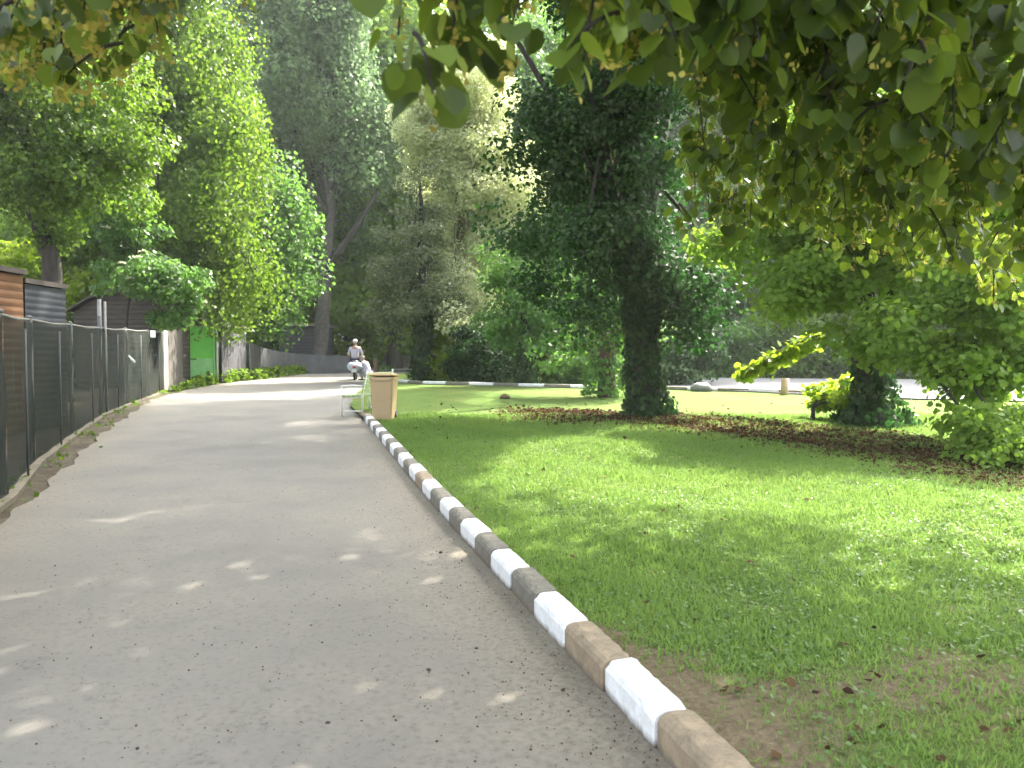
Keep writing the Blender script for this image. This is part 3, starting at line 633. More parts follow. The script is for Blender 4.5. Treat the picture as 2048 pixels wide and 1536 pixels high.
def zone(x0, x1, y0, y1, d0, d1, n, nleaf, size, fl=.4, ln=.5, edge=None):
    for _ in range(n):
        X = random.uniform(x0, x1); Y = random.uniform(y0, y1)
        if edge and Y > edge(X): Y = edge(X)-random.uniform(0, 160)
        d = random.uniform(d0, d1); spray(px(X, Y, d), 1, random.uniform(.6, 1.2)*ln, nleaf, size, fl)
# hero hanging tips
for (X, Y, d, n, sz) in [(868, 195, 1.75, 12, .085), (905, 120, 1.9, 9, .085), (1015, 90, 1.8, 9, .095), (1100, 150, 1.85, 8, .095), (1165, 130, 1.95, 9, .09), (800, 80, 2.1, 7, .08), (960, 40, 1.9, 9, .09),
                     (1290, 150, 2.3, 12, .085), (1240, 60, 2.2, 12, .09), (720, 20, 2.2, 6, .085), (500, -15, 2.2, 6, .085), (1350, 90, 2.1, 12, .09), (1080, 20, 1.9, 12, .09), (1180, 0, 2, 12, .09)]:
    spray(px(X, Y, d), 1, .42, n, sz, .35)
zone(700, 1300, -160, -10, 1.8, 2.8, 34, 11, .098, .15)
zone(1250, 2150, -180, 150, 2.1, 3.4, 95, 12, .098, .16)
zone(1380, 2150, 100, 400, 2.8, 4.4, 105, 12, .092, .2, .5, lambda X: 170+(X-1380)*.5)
zone(1400, 2200, 200, 520, 3.8, 6.2, 135, 12, .092, .22, .6, lambda X: 330+(X-1380)*.5)
zone(1380, 1700, 330, 520, 5, 6.5, 24, 10, .09, .3, .5)
zone(1380, 2150, 300, 640, 6.0, 9.0, 60, 14, .085, .3, .8, lambda X: 430+(X-1380)*.35)
# top left cluster with bracts
zone(-60, 330, -120, 80, 2.0, 3.0, 34, 8, .075, 1.6, .35)
zone(-60, 270, 60, 165, 2.3, 3.2, 18, 5, .06, 1.8, .25)
# upper crown above the frame (shades the path and lawn)
n_up = 1120
U, _ = clumps([(2.2, 6.5, 6.2, 3.6, 3.2, 1.6), (-.6, 5.5, 6.6, 3.0, 3.0, 1.5), (4.5, 7.5, 7.0, 3.5, 3.4, 2.0), (3.5, 4.0, 7.6, 4.4, 4.2, 2.2), (0.5, 2.5, 5.2, 3.6, 3.0, 1.3), (4, 8, 9, 4, 4, 1.8), (-2.8, 4.5, 6.4, 2.0, 2.6, 1.2), (6.5, 5.5, 6.5, 3.2, 4, 2.6), (5.5, 11, 9.5, 3.0, 2.5, 1.6), (1.5, 11, 8.6, 3.5, 3.0, 1.2), (-1.5, 9, 7.8, 2.6, 2.6, 1.2), (2, 13.5, 10.2, 4, 3, 1.6), (10, 8, 9, 2.5, 3, 2.0), (1.8, 8.4, 7.2, 2.6, 2.0, .9), (-.5, 7.2, 6.9, 2.2, 2.0, .8), (3.0, 9.4, 8.2, 2.2, 1.8, 1.0)], n_up, .2)
for c in U:
    if (c[2]-EYE)/max(c[1], .5) < .50: continue
    m = 34; off = in_ball(m, .2)*np.array([.62, .62, .38])
    for o_ in off:
        LP.append(c+o_-LO); LD.append(rng.normal(size=3)*.6+np.array([0, 0, -.5])); LN.append(rng.normal(size=3)*.5+np.array([0, 0, 1])); LS.append(random.uniform(.11, .17))
print('linden leaves', len(LP))
link('leaves', leaves_mesh('leaves', np.array(LP), np.array(LD), np.array(LN), np.array(LS), 'heart', G['linden']), None, lin)
link('bracts', leaves_mesh('bracts', np.array(BP), np.array(BD), np.array(BN), np.array(BS), 'narrow', G['bract']), None, lin)
FP = np.array(FP); link('flowers', leaves_mesh('flowers', FP, rng.normal(size=FP.shape), rng.normal(size=FP.shape), .02, 'broad', G['lflower']), None, lin)
tw.build('twigs', B_dark, lin)['kind'] = 'stuff'
trunk('trunk', [(0, 0, -.1), (-.1, .1, 1.6), (-.2, .2, 3.2), (-.6, .6, 5), (-1.4, 1, 7.5)], [.36, .3, .27, .2, .1], B_grey, lin,
      [U[i]-LO for i in rng.choice(len(U), 22, replace=False) if (U[i][2]-EYE)/max(U[i][1], .5) > .6], .1, (.55, .95))

# ------------------------------------------------------------------ grass, litter, debris
def scatter(n, fn, xr, yr):
    P = np.zeros((0, 2))
    while len(P) < n:
        c = np.stack([rng.uniform(*xr, n), rng.uniform(*yr, n)], 1); P = np.concatenate([P, c[rng.random(n) < fn(c[:, 0], c[:, 1])]])
    return P[:n]
def patch(x, y, s, ph):
    return .5+.25*np.sin(x*s+ph)*np.sin(y*s*1.2+ph*2)+.25*np.sin(x*s*2.3+y*s*1.7+ph)
def dens(x, y):
    k = x-kx(y)-.16; inside = (k > 0) & (x < y*.72+1.0)
    d = np.clip((4.0/np.maximum(y, 2))**1.4, .03, 1)
    b = bare(x, y)
    cover = np.clip(1.2-b*1.35, .10, 1)*(.45+.55*patch(x, y, 2.1, .4))
    return inside*d*cover
P = scatter(230000, dens, (-4, 13), (2.3, 17))
n = len(P); z = Lz(P[:, 0], P[:, 1])
hgt = (.018+.028*rng.random(n)**2+.030*patch(P[:, 0], P[:, 1], 3.1, 1.2)*rng.random(n))*(1+.04*(P[:, 1]-3))
P3 = np.stack([P[:, 0], P[:, 1], z-.004], 1)
D = rng.normal(size=(n, 3))*.45; D[:, 2] = 1; N = rng.normal(size=(n, 3)); N[:, 2] *= .3
tone = np.clip(.25*rng.random(n)+.6*patch(P[:, 0], P[:, 1], 1.3, 2)+.25*(rng.random(n) < .06), 0, 1)
me = leaves_mesh('grass', P3, D, N, hgt, 'blade', G['grass'], tone, width=.14+.10*rng.random(n)+.012*P[:, 1])
tag(link('grass', me), 'short mown green grass covering the lawn right of the path', 'grass', kind='stuff')
def cd(x, y):
    k = x-kx(y)-.2
    return (k > 0)*(x < y*.72+.6)*np.clip((4/np.maximum(y, 2))**1.3, .05, 1)*np.clip(.35+.5*np.sin(1.7*x+.9*np.sin(2.3*y)+y*.6)*np.sin(1.3*y-1.1*x+1.7*np.sin(1.9*x)), 0.04, 1)*np.clip(1.1-bare(x, y)*1.4, 0.02, 1)
P = scatter(15000, cd, (-3, 10), (2.3, 14)); n = len(P)
P3 = np.stack([P[:, 0], P[:, 1], Lz(P[:, 0], P[:, 1])+.012+.022*rng.random(n)], 1)
D = rng.normal(size=(n, 3)); D[:, 2] *= .25; N = rng.normal(size=(n, 3))*.35; N[:, 2] = 1
tag(link('clover', leaves_mesh('clover', P3, D, N, .014+.012*rng.random(n), 'broad', G['clover'], width=1.2)), 'clover and small weeds growing among the lawn grass', 'clover', kind='stuff')
P = scatter(20000, lambda x, y: (x > kx(y)+.2)*(litter_shade_zone(x, y)*.9+.003)+(x > kx(y)+.2)*.5*np.exp(-(((x-1.8)/1.2)**2+((y-3.3)/.5)**2))*.12, (-2, 13), (2.4, 20)); n = len(P)
P3 = np.stack([P[:, 0], P[:, 1], Lz(P[:, 0], P[:, 1])+.008+.02*rng.random(n)], 1)
D = rng.normal(size=(n, 3)); D[:, 2] *= .3; N = rng.normal(size=(n, 3))*.5; N[:, 2] = 1
tag(link('leaf_litter', leaves_mesh('leaf_litter', P3, D, N, (.03+.045*rng.random(n))*(.6+.04*P[:, 1]), 'broad', G['litter'])), 'brown fallen leaves lying under the ivy clad trees', 'dry leaves', kind='stuff')
# weeds along the fence foot
P = scatter(9000, lambda x, y: np.clip(np.exp(-((x-np.interp(y, [p[0] for p in PL], [p[1] for p in PL])+.3)/.22)**2)*(.02+.98*sstep(25, 31, y))*(patch(x, y, 3, 1) > .45), 0, 1), (-13, -3), (4, 46)); n = len(P)
hh = (.05+.45*rng.random(n)*sstep(26, 31, P[:, 1]))
P3 = np.stack([P[:, 0], P[:, 1], T(P[:, 0], P[:, 1])+hh*rng.random(n)], 1)
D = rng.normal(size=(n, 3)); D[:, 2] = np.abs(D[:, 2]); N = rng.normal(size=(n, 3)); N[:, 2] = 1
tag(link('weeds', leaves_mesh('weeds', P3, D, N, .04+.004*P[:, 1]*rng.random(n), 'broad', G['bright'])), 'green weeds growing along the foot of the fence', 'weeds', kind='stuff')
# grit on the path
P = scatter(5200, lambda x, y: (x < kx(y)-.02)*(x > -y*.75)*(.10+.9*np.exp(-(kx(y)-x)/.35))*np.clip((3.5/y)**1.2, .02, 1), (-6, 1), (2.5, 15)); n = len(P)
P3 = np.stack([P[:, 0], P[:, 1], T(P[:, 0], P[:, 1])+.012], 1)
D = rng.normal(size=(n, 3)); D[:, 2] *= .3; N = rng.normal(size=(n, 3))*.4; N[:, 2] = 1
tag(link('grit', leaves_mesh('grit', P3, D, N, 0.004+.010*rng.random(n)**3, 'broad', G['litter'])), 'crumbs of soil and dry leaf scattered on the path', 'grit', kind='stuff')
# larger clods, each its own
M_clod = simple('clod', (.07,.058,.045), .95, .4, 30)
def rock(name, x, y, z, r, mat, label, cat, group=None, sq=.6):
    mb = MB(); mb.ball((0, 0, r*sq*.5), (r, r*.8, r*sq), 10, 7)
    mb.v = [(a+random.uniform(-.16, .16)*r, b+random.uniform(-.16, .16)*r, c+random.uniform(-.12, .12)*r) for a, b, c in mb.v]
    o = mb.build(name, mat); o.location = (x, y, z); o.rotation_euler[2] = random.uniform(0, 6); return tag(o, label, cat, group)
for (X, Y, r, lab) in [(952, 1307, .014, 'small dark clod on the path left of the tan kerbstone'), (1127, 1393, .015, 'small dark clod close to the nearest white kerbstone'), (618, 1260, .012, 'small dark clod in the sun fleck in the middle of the path'),
                  (880, 1110, .018, 'small dark clod on the path left of the kerb row'), (650, 1462, .016, 'flat brown clod near the lower edge of the path'), (262, 1514, .012, 'tiny dark clod near the lower left corner of the path'), (855, 1352, .018, 'dark crumb of soil in the dirty streak on the path')]:
    d = EYE*F/(Y-HOR); rock('soil_clod', (X-1024)/F*d, d, .006, r*.75, M_clod, lab, 'clod')
rock('dirt_lump', (1010-1024)/F*22, 21.6, float(Lz(-.2, 21.6)), .16, simple('dirt_lump', (.14,.10,.06), .95, .4, 12), 'brown lump of earth on the sunny far part of the lawn', 'lump', sq=.5)
rock('boulder', 6.15, 25.6, float(Lz(6.15, 25.6)), .36, simple('boulder', (.20,.20,.21), .9, .4, 6), 'dark grey boulder at the near end of the side road', 'boulder', sq=.55)
mb = MB(); mb.tube([(0, 0, -.05), (.02, 0, .25), (.03, .01, .5)], [.13, .11, .12], 12, True, .08); o = mb.build('tree_stump', simple('pale_wood', (.45,.33,.20), .85, .3, 12)); o.location = (8.15, 23.6, float(Lz(8.15, 23.6))); tag(o, 'short pale wooden stump beside the side road', 'stump')

# ------------------------------------------------------------------ fence
M_post = simple('weathered_post', (.10,.11,.115), .6, .3, 14, .3); M_rail = simple('galvanised_rail', (.20,.20,.185), .5, .25, 12, .4)
def mat_cloth():
    m, nt, b = newmat('shade_cloth'); v = pos(nt)
    n = noise(nt, 1.2, 8, .65, v); r = ramp(nt, [(.3, (.018,.024,.018)), (.5, (.028,.034,.028)), (.68, (.042,.040,.033))]); nt.links.new(n.outputs[0], r.inputs[0])
    mp = nt.nodes.new('ShaderNodeMapping'); mp.inputs['Scale'].default_value = (14, 14, .7); nt.links.new(v, mp.inputs[0])
    n2 = noise(nt, 1, 4, .6, mp.outputs[0]); r2 = ramp(nt, [(.3, (.88,.88,.88)), (.7, (1.06,1.06,1.08))]); nt.links.new(n2.outputs[0], r2.inputs[0])
    c = mix(nt, .8, r.outputs[0], r2.outputs[0], 'MULTIPLY')
    nt.links.new(c, b.inputs['Base Color']); b.inputs['Roughness'].default_value = 1; b.inputs['Specular IOR Level'].default_value = .08
    tp = nt.nodes.new('ShaderNodeBsdfTransparent'); ms = nt.nodes.new('ShaderNodeMixShader'); ms.inputs[0].default_value = .15
    nt.links.new(b.outputs[0], ms.inputs[1]); nt.links.new(tp.outputs[0], ms.inputs[2]); nt.links.new(ms.outputs[0], nt.nodes['Material Output'].inputs[0])
    bump(nt, b, n2.outputs[0], .3, .02); return m
M_cloth = mat_cloth()
FL = [(3.0, -3.25), (5.6, -4.35), (8.44, -5.48), (10.8, -6.6), (14.2, -7.95), (17.8, -9.3), (20.6, -10.1), (23.5, -10.85), (26.5, -11.75)]
fe = empty('mesh_fence', (FL[0][1], FL[0][0], 0), 'long dark mesh fence with thin metal top rail along the left side of the path', 'fence')
fo = np.array(fe.location)
def ft(x, y): return float(T(x, y))
for i, (y, x) in enumerate(FL):
    h = 2.02 + (.22 if i == 5 else 0)
    z = ft(x, y); mb = MB(); mb.tube([np.array([x, y, z-.2])-fo, np.array([x+random.uniform(-.02, .02), y, z+h])-fo], .04 if i % 2 else .032, 10); mb.ball(tuple(np.array([x, y, z+h])-fo), (.045, .045, .03)); mb.build('post', M_post, fe)
for i in range(len(FL)-1):
    (y0, x0), (y1, x1) = FL[i], FL[i+1]
    nx_, nz_ = 14, 8; V = []; 
    L = math.hypot(x1-x0, y1-y0); nrm = np.array([(y1-y0)/L, -(x1-x0)/L, 0])
    for a in range(nx_+1):
        for b_ in range(nz_+1):
            u = a/nx_; v = b_/nz_; x = x0+(x1-x0)*u; y = y0+(y1-y0)*u; z = ft(x, y)+.03+v*1.93-(.03*math.sin(math.pi*u) if b_ == nz_ else 0)
            V.append(np.array([x, y, z])-fo+nrm*(.04+.009*math.sin(u*19+v*3+i)+.010*math.sin(v*11+i*2)))
    me = bpy.data.meshes.new('mesh_panel'); me.from_pydata([tuple(v) for v in V], [], [(a*(nz_+1)+b_, (a+1)*(nz_+1)+b_, (a+1)*(nz_+1)+b_+1, a*(nz_+1)+b_+1) for a in range(nx_) for b_ in range(nz_)])
    me.polygons.foreach_set('use_smooth', [True]*len(me.polygons)); link('mesh_panel', me, M_cloth, fe)
    mb = MB(); mb.tube([np.array([x0, y0, ft(x0, y0)+1.99])-fo, np.array([(x0+x1)/2, (y0+y1)/2, ft((x0+x1)/2, (y0+y1)/2)+1.965])-fo, np.array([x1, y1, ft(x1, y1)+1.99])-fo], .022, 8); mb.build('top_rail', M_rail, fe)
    # intermediate stake
    xm, ym = (x0+x1)/2+.02, (y0+y1)/2; mb = MB(); mb.tube([np.array([xm+.09, ym, ft(xm, ym)])-fo, np.array([xm+.09, ym, ft(xm, ym)+1.85])-fo], .014, 6); mb.build('stake', M_post, fe)
mb = MB(); mb.tube([(0, -.02, -.12), (.02, .02, .10)], [.035, .02], 6); o = mb.build('litter_scrap', simple('white_plastic', (.75,.75,.75), .5)); o.location = tuple(px(253, 718, 18.9)+np.array([.16, -.1, 0])); o.rotation_euler = (0, R(-50), 0); tag(o, 'white scrap caught on the dark fence mesh', 'scrap')
o = MB().box((0, 0, 0), (.16, .02, .20)).build('small_sign', simple('sign_white', (.72,.72,.70), .6)); o.location = tuple(px(299, 668, 23.0)+np.array([.16, -.1, 0])); o.rotation_euler[2] = R(60); tag(o, 'small blank white plate on the fence beside the pale board', 'sign')
# concrete edging strip at the fence foot
V = []; 
for (y, x) in [(3, -3.1)]+[(b, a+.14) for b, a in FL[1:]]:
    V += [(x, y, ft(x, y)-.02), (x+.01, y, ft(x, y)+.05), (x-.13, y, ft(x, y)+.055), (x-.15, y, ft(x, y)-.02)]
mb = MB(); mb.add(V, [(i*4+k, i*4+(k+1) % 4, i*4+4+(k+1) % 4, i*4+4+k) for i in range(len(FL)-1) for k in range(4)]); tag(mb.build('edging_strip', simple('old_concrete', (.17,.15,.11), .95, .5, 6)), 'low weathered concrete strip along the foot of the mesh fence', 'edging')

# board fence, gate, dark wall
M_wood = simple('grey_boards', (.15,.135,.12), .85, .45, 5, stretch=(6, 6, .6)); M_wood2 = simple('pale_board', (.50,.45,.37), .8, .25, 5, stretch=(6, 6, .6))
bf = empty('board_fence', (-11.75, 26.5, ft(0, 26.5)), 'upright weathered boards between the mesh fence and the green gate', 'fence')
a = np.array([-11.75, 26.5]); b = np.array([-12.45, 30.0]); n = 14
for k in range(n):
    u = (k+.5)/n; p = a+(b-a)*u; h = 2.1+random.uniform(-.06, .08)
    MB().box((p[0]+11.75, p[1]-26.5, h/2), (.03, .235, h), rz=math.atan2(.7, 3.5)).build('board', M_wood2 if k in (1, 2) else M_wood, bf)
gt = empty('green_gate', (-12.5, 30.2, ft(0, 30.2)), 'bright green sheet metal gate in the fence, darker above and paler below', 'gate', rz=0)
gdir = math.atan2(1.5, .45); GW = 1.55
Mg1 = simple('green_paint', (.12,.50,.05), .5, .12, 3); Mg2 = simple('faded_green_paint', (.24,.55,.20), .6, .2, 3); Mgw = simple('pale_green_post', (.42,.52,.36), .6, .15, 5)
gr = Matrix.Rotation(R(36), 3, 'Z')
def gp(u, v, z): p = gr @ Vector((u, v, 0)); return (p.x, p.y, z)
MB().box(gp(.55, 0, 1.62), (1.0, .03, 1.22), rz=R(36), bev=.008).build('upper_panel', Mg1, gt)
MB().box(gp(.55, 0, .55), (1.0, .03, .88), rz=R(36), bev=.008).build('lower_panel', Mg2, gt)
mb = MB(); mb.box(gp(.55, -.03, 1.0), (1.04, .05, .05), rz=R(36)); mb.box(gp(.55, -.03, 2.24), (1.04, .05, .05), rz=R(36)); mb.box(gp(.55, -.03, .09), (1.04, .05, .05), rz=R(36)); mb.box(gp(.04, -.03, 1.15), (.05, .05, 2.1), rz=R(36)); mb.box(gp(1.06, -.03, 1.15), (.05, .05, 2.1), rz=R(36)); mb.build('gate_frame', Mg2, gt)
for u in (-.06, 1.17): MB().tube([gp(u, 0, -.1), gp(u, 0, 2.36)], .05, 10).build('gate_post', Mgw, gt)
MB().tube([gp(.12, -.08, 1.0), gp(.38, -.08, 1.0)], .02, 6).build('latch', B_dark, gt)
dw = empty('dark_wall', (-11.7, 31.6, ft(0, 31.6)), 'dark blue grey board wall of the low shed right of the green gate', 'wall')
Mdw = simple('dark_blue_boards', (.085,.085,.095), .8, .35, 5, stretch=(5, 5, .5))
a = np.array([-11.6, 31.5]); b = np.array([-12.0, 35.6])
for k in range(15):
    u = (k+.5)/15; p = a+(b-a)*u; MB().box((p[0]+11.7, p[1]-31.6, 1.1), (.03, .265, 2.2+random.uniform(-.03, .03)), rz=math.atan2(.4, 4.1)).build('board', Mdw, dw)
for (yy, zz) in ((32.8, 1.75), (34.6, 1.6)):
    o = MB().box((0, 0, 0), (.02, .12, .30)).build('paper_notice', simple('notice', (.7,.72,.75), .6)); o.location = (-11.62-(yy-31.5)*.1+.05, yy-.2, ft(0, yy)+zz); tag(o, 'small pale notice on the dark boards, %s one' % ('upper' if yy < 33 else 'lower right'), 'notice')
# far low fence to the right
FF = [(36.0, -12.0), (38.8, -12.3), (41.6, -12.5), (44.2, -12.2), (45.6, -10.9), (46.2, -9.4)]
ff = empty('low_fence', (-12, 36, ft(0, 36)), 'low grey mesh fence running on behind the scooters at the end of the path', 'fence'); fo2 = np.array(ff.location)
HH = [1.75, 1.5, 1.35, 1.2, 1.1, 1.05]
for i, (y, x) in enumerate(FF):
    MB().tube([np.array([x, y, ft(x, y)-.1])-fo2, np.array([x, y, ft(x, y)+HH[i]])-fo2], .04, 8).build('post', M_post, ff)
Mfm = simple('grey_mesh', (.10,.105,.11), .8, .3, 2)
for i in range(len(FF)-1):
    (y0, x0), (y1, x1) = FF[i], FF[i+1]; V = [np.array([x0, y0, ft(x0, y0)])-fo2, np.array([x1, y1, ft(x1, y1)])-fo2, np.array([x1, y1, ft(x1, y1)+HH[i+1]-.05])-fo2, np.array([x0, y0, ft(x0, y0)+HH[i]-.05])-fo2]
    mb = MB(); t_ = np.array([.02, -.01, 0]); mb.add([v for v in V]+[v+t_ for v in V], [(3,2,1,0), (4,5,6,7), (0,1,5,4), (2,3,7,6)]); mb.build('mesh_panel', Mfm, ff)

# ------------------------------------------------------------------ sheds
def boards_mat(name, c, c2, s):
    m, nt, b = newmat(name); v = objc(nt); wv = nt.nodes.new('ShaderNodeTexWave'); wv.bands_direction = 'Z'; wv.inputs['Scale'].default_value = s; wv.inputs['Distortion'].default_value = .3; nt.links.new(v, wv.inputs[0])
    mp = nt.nodes.new('ShaderNodeMapping'); mp.inputs['Scale'].default_value = (1, 1, 6); nt.links.new(v, mp.inputs[0]); n = noise(nt, 2, 6, .6, mp.outputs[0])
    r = ramp(nt, [(.3, c2), (.7, c)]); nt.links.new(n.outputs[0], r.inputs[0]); r2 = ramp(nt, [(.03, (.35,.35,.35)), (.12, (1,1,1))]); nt.links.new(wv.outputs[0], r2.inputs[0])
    nt.links.new(mix(nt, .9, r.outputs[0], r2.outputs[0], 'MULTIPLY'), b.inputs['Base Color']); b.inputs['Roughness'].default_value = .8; bump(nt, b, wv.outputs[0], .4, .02); return m
M_roof = simple('bleached_roof', (.30,.26,.22), .9, .3, 3); M_rd = simple('dark_roof', (.085,.07,.06), .9, .4, 3)
def shed(name, x0, x1, y0, y1, z0, h0, h1, wall, roofm, label, over=.25, door=None):
    """mono-pitch shed; roof slopes from left (h0) to right (h1)"""
    t = empty(name, ((x0+x1)/2, (y0+y1)/2, z0), label, 'shed'); cx, cy = t.location.x, t.location.y
    mb = MB(); a, b, c, d = x0-cx, x1-cx, y0-cy, y1-cy
    mb.add([(a,c,0),(b,c,0),(b,d,0),(a,d,0),(a,c,h0),(b,c,h1),(b,d,h1),(a,d,h0)], [(0,1,5,4),(1,2,6,5),(2,3,7,6),(3,0,4,7),(4,5,6,7)]); mb.build('wall', wall, t)
    mb = MB(); g_ = .02; o_ = over
    sl = (h1-h0)/(b-a)
    z = lambda x: h0+sl*(x-a)+g_
    mb.add([(a-o_,c-o_,z(a-o_)),(b+o_,c-o_,z(b+o_)),(b+o_,d+o_,z(b+o_)),(a-o_,d+o_,z(a-o_)),(a-o_,c-o_,z(a-o_)+.09),(b+o_,c-o_,z(b+o_)+.09),(b+o_,d+o_,z(b+o_)+.09),(a-o_,d+o_,z(a-o_)+.09)], [(3,2,1,0),(4,5,6,7),(0,1,5,4),(1,2,6,5),(2,3,7,6),(3,0,4,7)]); mb.build('roof', roofm, t)
    return t
zz = ft(0, 16)
shed('brown_shed', -12.0, -8.96, 12.6, 14.5, zz, 2.86, 2.86, boards_mat('orange_boards', (.22,.105,.04), (.13,.06,.025), 2.2), M_rd, 'orange brown boarded shed behind the mesh fence at the far left', .06)
t = shed('dark_shed', -12.0, -9.0, 14.62, 15.95, zz, 2.72, 2.72, boards_mat('blue_black_boards', (.055,.062,.075), (.03,.034,.042), 2.5), M_rd, 'blue black boarded shed right of the brown shed', .04)
t = empty('long_shed', (-13.5, 28.3, ft(0, 28.3)), 'long low dark shed with arched roof behind the mesh fence', 'shed')
a, b = px(150, 0, 28.3)[0]+13.5, -12.35+13.5
N_ = 14; mb = MB(); V = []; 
hh_ = lambda u: 2.65+.78*math.sin(math.pi*min(1, u*.95+.03))
for i in range(N_+1):
    u = i/N_; x = a+(b-a)*u; V += [(x, 0, 0), (x, 0, hh_(u)), (x, 2.2, hh_(u)), (x, 2.2, 0)]
mb.add(V, [(i*4+k, i*4+4+k, i*4+5+k, i*4+1+k) for i in range(N_) for k in range(3)]+[(0, 1, 2, 3), (N_*4+3, N_*4+2, N_*4+1, N_*4)]); mb.build('wall', boards_mat('brown_black_boards', (.075,.062,.05), (.035,.03,.025), 1.8), t)
mb = MB(); V = []
for i in range(N_+1):
    u = i/N_; x = a-.15+(b-a+.3)*u; h = hh_(u)+.015; V += [(x, -.2, h), (x, -.2, h+.07), (x, 2.4, h+.07), (x, 2.4, h)]
mb.add(V, [(i*4+k, i*4+4+k, i*4+4+(k+1) % 4, i*4+(k+1) % 4) for i in range(N_) for k in range(4)]+[(0, 1, 2, 3), (N_*4+3, N_*4+2, N_*4+1, N_*4)]); mb.build('roof', M_rd, t)
shed('lean_to_shed', -15.5, -12.25, 31.8, 35.4, ft(0, 32), 3.0, 2.35, Mdw, M_roof, 'small shed with sloping bleached roof right of the green gate', .32)
shed('far_shed', px(560, 0, 50)[0], px(640, 0, 50)[0], 50, 54, ft(0, 50), 2.9, 2.9, boards_mat('far_dark_boards', (.05,.05,.055), (.03,.03,.033), 1.5), M_roof, 'dark shed with a pale flat roof edge behind the low fence', .25)
mb = MB(); mb.tube([(0, 0, 0), (0, 0, 2.65)], .045, 8); mb.tube([(.12, .02, 0), (.12, .02, 2.6)], .03, 8); o = mb.build('twin_pole', M_rail); o.location = (-9.5, 18.2, ft(0, 18.2)); tag(o, 'pair of slim grey poles rising above the mesh fence', 'pole')

# far end: low wall, teal screen
dz = ft(0, 62)
o = MB().box((0, 0, .55), (9, .3, 1.1), bev=.03).build('low_wall', simple('beige_render', (.46,.39,.33), .9, .2, 2)); o.location = (-8.5, 61.5, dz); tag(o, 'low beige wall beyond the end of the path', 'wall')
t = empty('teal_screen', (-8.5, 66, dz), 'dull teal screen fence behind the low beige wall', 'fence')
MB().box((0, 0, 1.2), (10, .06, 1.7)).build('screen', simple('teal_screen', (.13,.22,.215), .7, .3, 1), t)
for k in range(6): MB().box((-4.9+k*1.96, -.07, 1.05), (.08, .08, 2.1)).build('post', M_rail, t)
MB().box((0, -.02, 2.08), (10, .1, .08)).build('top_rail', simple('pale_teal', (.5,.6,.58), .6), t)

# ------------------------------------------------------------------ wheeled bin
M_tan = simple('tan_plastic', (.47,.345,.20), .55, .08, 3, bumps=.05)
by = 16.1; bx = (768-1024)/F*by
bn = empty('wheeled_bin', (bx, by, float(Lz(bx, by))-.01), 'tan plastic wheeled bin at the end of the kerb row', 'bin', rz=R(-6))
mb = MB(); lv = [(0.03, .38, .36), (.10, .395, .375), (.5, .435, .425), (.82, .475, .48), (.86, .50, .51), (.89, .50, .51)]
V = []; Fc = []
for z, wx, wy in lv:
    b = .03
    for sx, sy in ((-1,-1),(1,-1),(1,1),(-1,1)):
        c1 = (sx*(wx/2-b), sy*wy/2, z); c2 = (sx*wx/2, sy*(wy/2-b), z)
        V += [c1, c2] if (sx*sy > 0) else [c2, c1]
V2 = []
for i in range(len(lv)):
    ring = V[i*8:i*8+8]; ring = sorted(ring, key=lambda p: math.atan2(p[1], p[0])); V2 += ring
for i in range(len(lv)-1):
    for k in range(8): j = (k+1) % 8; Fc.append((i*8+k, i*8+j, i*8+8+j, i*8+8+k))
Fc += [tuple(range(7, -1, -1)), tuple(range(len(lv)*8-8, len(lv)*8))]
mb.add(V2, Fc); mb.box((0, -.245, .84), (.36, .03, .05), bev=.01); mb.build('body', M_tan, bn)
mb = MB(); mb.box((0, .0, .925), (.52, .54, .045), bev=.02, rot=Matrix.Rotation(R(-3), 3, 'X')); mb.box((0, .02, .953), (.40, .40, .03), bev=.014, rot=Matrix.Rotation(R(-3), 3, 'X')); mb.build('lid', simple('tan_lid', (.50,.36,.19), .5, .1, 3, bumps=.05), bn)
MB().tube([(-.2, .31, .9), (.2, .31, .9)], .016, 8).build('handle', M_tan, bn)
M_rub = simple('rubber', (.03,.03,.03), .7)
for s_ in (-1, 1):
    w_ = MB().tube([(s_*.19-.025, .19, .10), (s_*.19+.025, .19, .10)], .10, 16).build('wheel', M_rub, bn)
    MB().tube([(s_*.19-.028, .19, .10), (s_*.19+.028, .19, .10)], .045, 12).build('hub', simple('grey_hub', (.2,.2,.2), .6), w_)
MB().tube([(-.16, .19, .10), (.16, .19, .10)], .012, 6).build('axle', M_rail, bn)

# bench seen from its end
be = empty('park_bench', ((731-1024)/F*17.9, 18.0, float(T(0, 18))+.02), 'pale green slatted bench with white metal frame behind the tan bin', 'bench', rz=R(-14))
M_sl = simple('pale_green_slat', (.30,.40,.20), .7, .2, 8); M_wf = simple('white_frame', (.72,.72,.68), .5, .1, 8)
mb = MB()
for k in range(4): mb.box((-.20+k*.115, 0, .45), (.10, 1.5, .045), bev=.008)
mb.build('seat', M_sl, be)
mb = MB(); rt = Matrix.Rotation(R(12), 3, 'Y')
for k in range(4): mb.box((.24+k*.024, 0, .56+k*.115), (.04, 1.5, .105), bev=.008, rot=rt)
mb.build('backrest', M_sl, be)
for s_ in (-.72, .72):
    MB().tube([(-.26, s_, 0), (-.26, s_, .66)], .02, 8).build('leg', M_wf, be)
    MB().tube([(.22, s_, 0), (.24, s_, .5), (.35, s_, 1.02)], .02, 8).build('leg', M_wf, be)
    MB().tube([(-.27, s_, .66), (0, s_, .68), (.28, s_, .66)], .022, 8).build('armrest', M_wf, be)
    MB().tube([(-.26, s_, .42), (.23, s_, .42)], .016, 6).build('seat_support', M_wf, be)
    MB().tube([(-.26, s_, .12), (.22, s_, .12)], .014, 6).build('stretcher', M_wf, be)

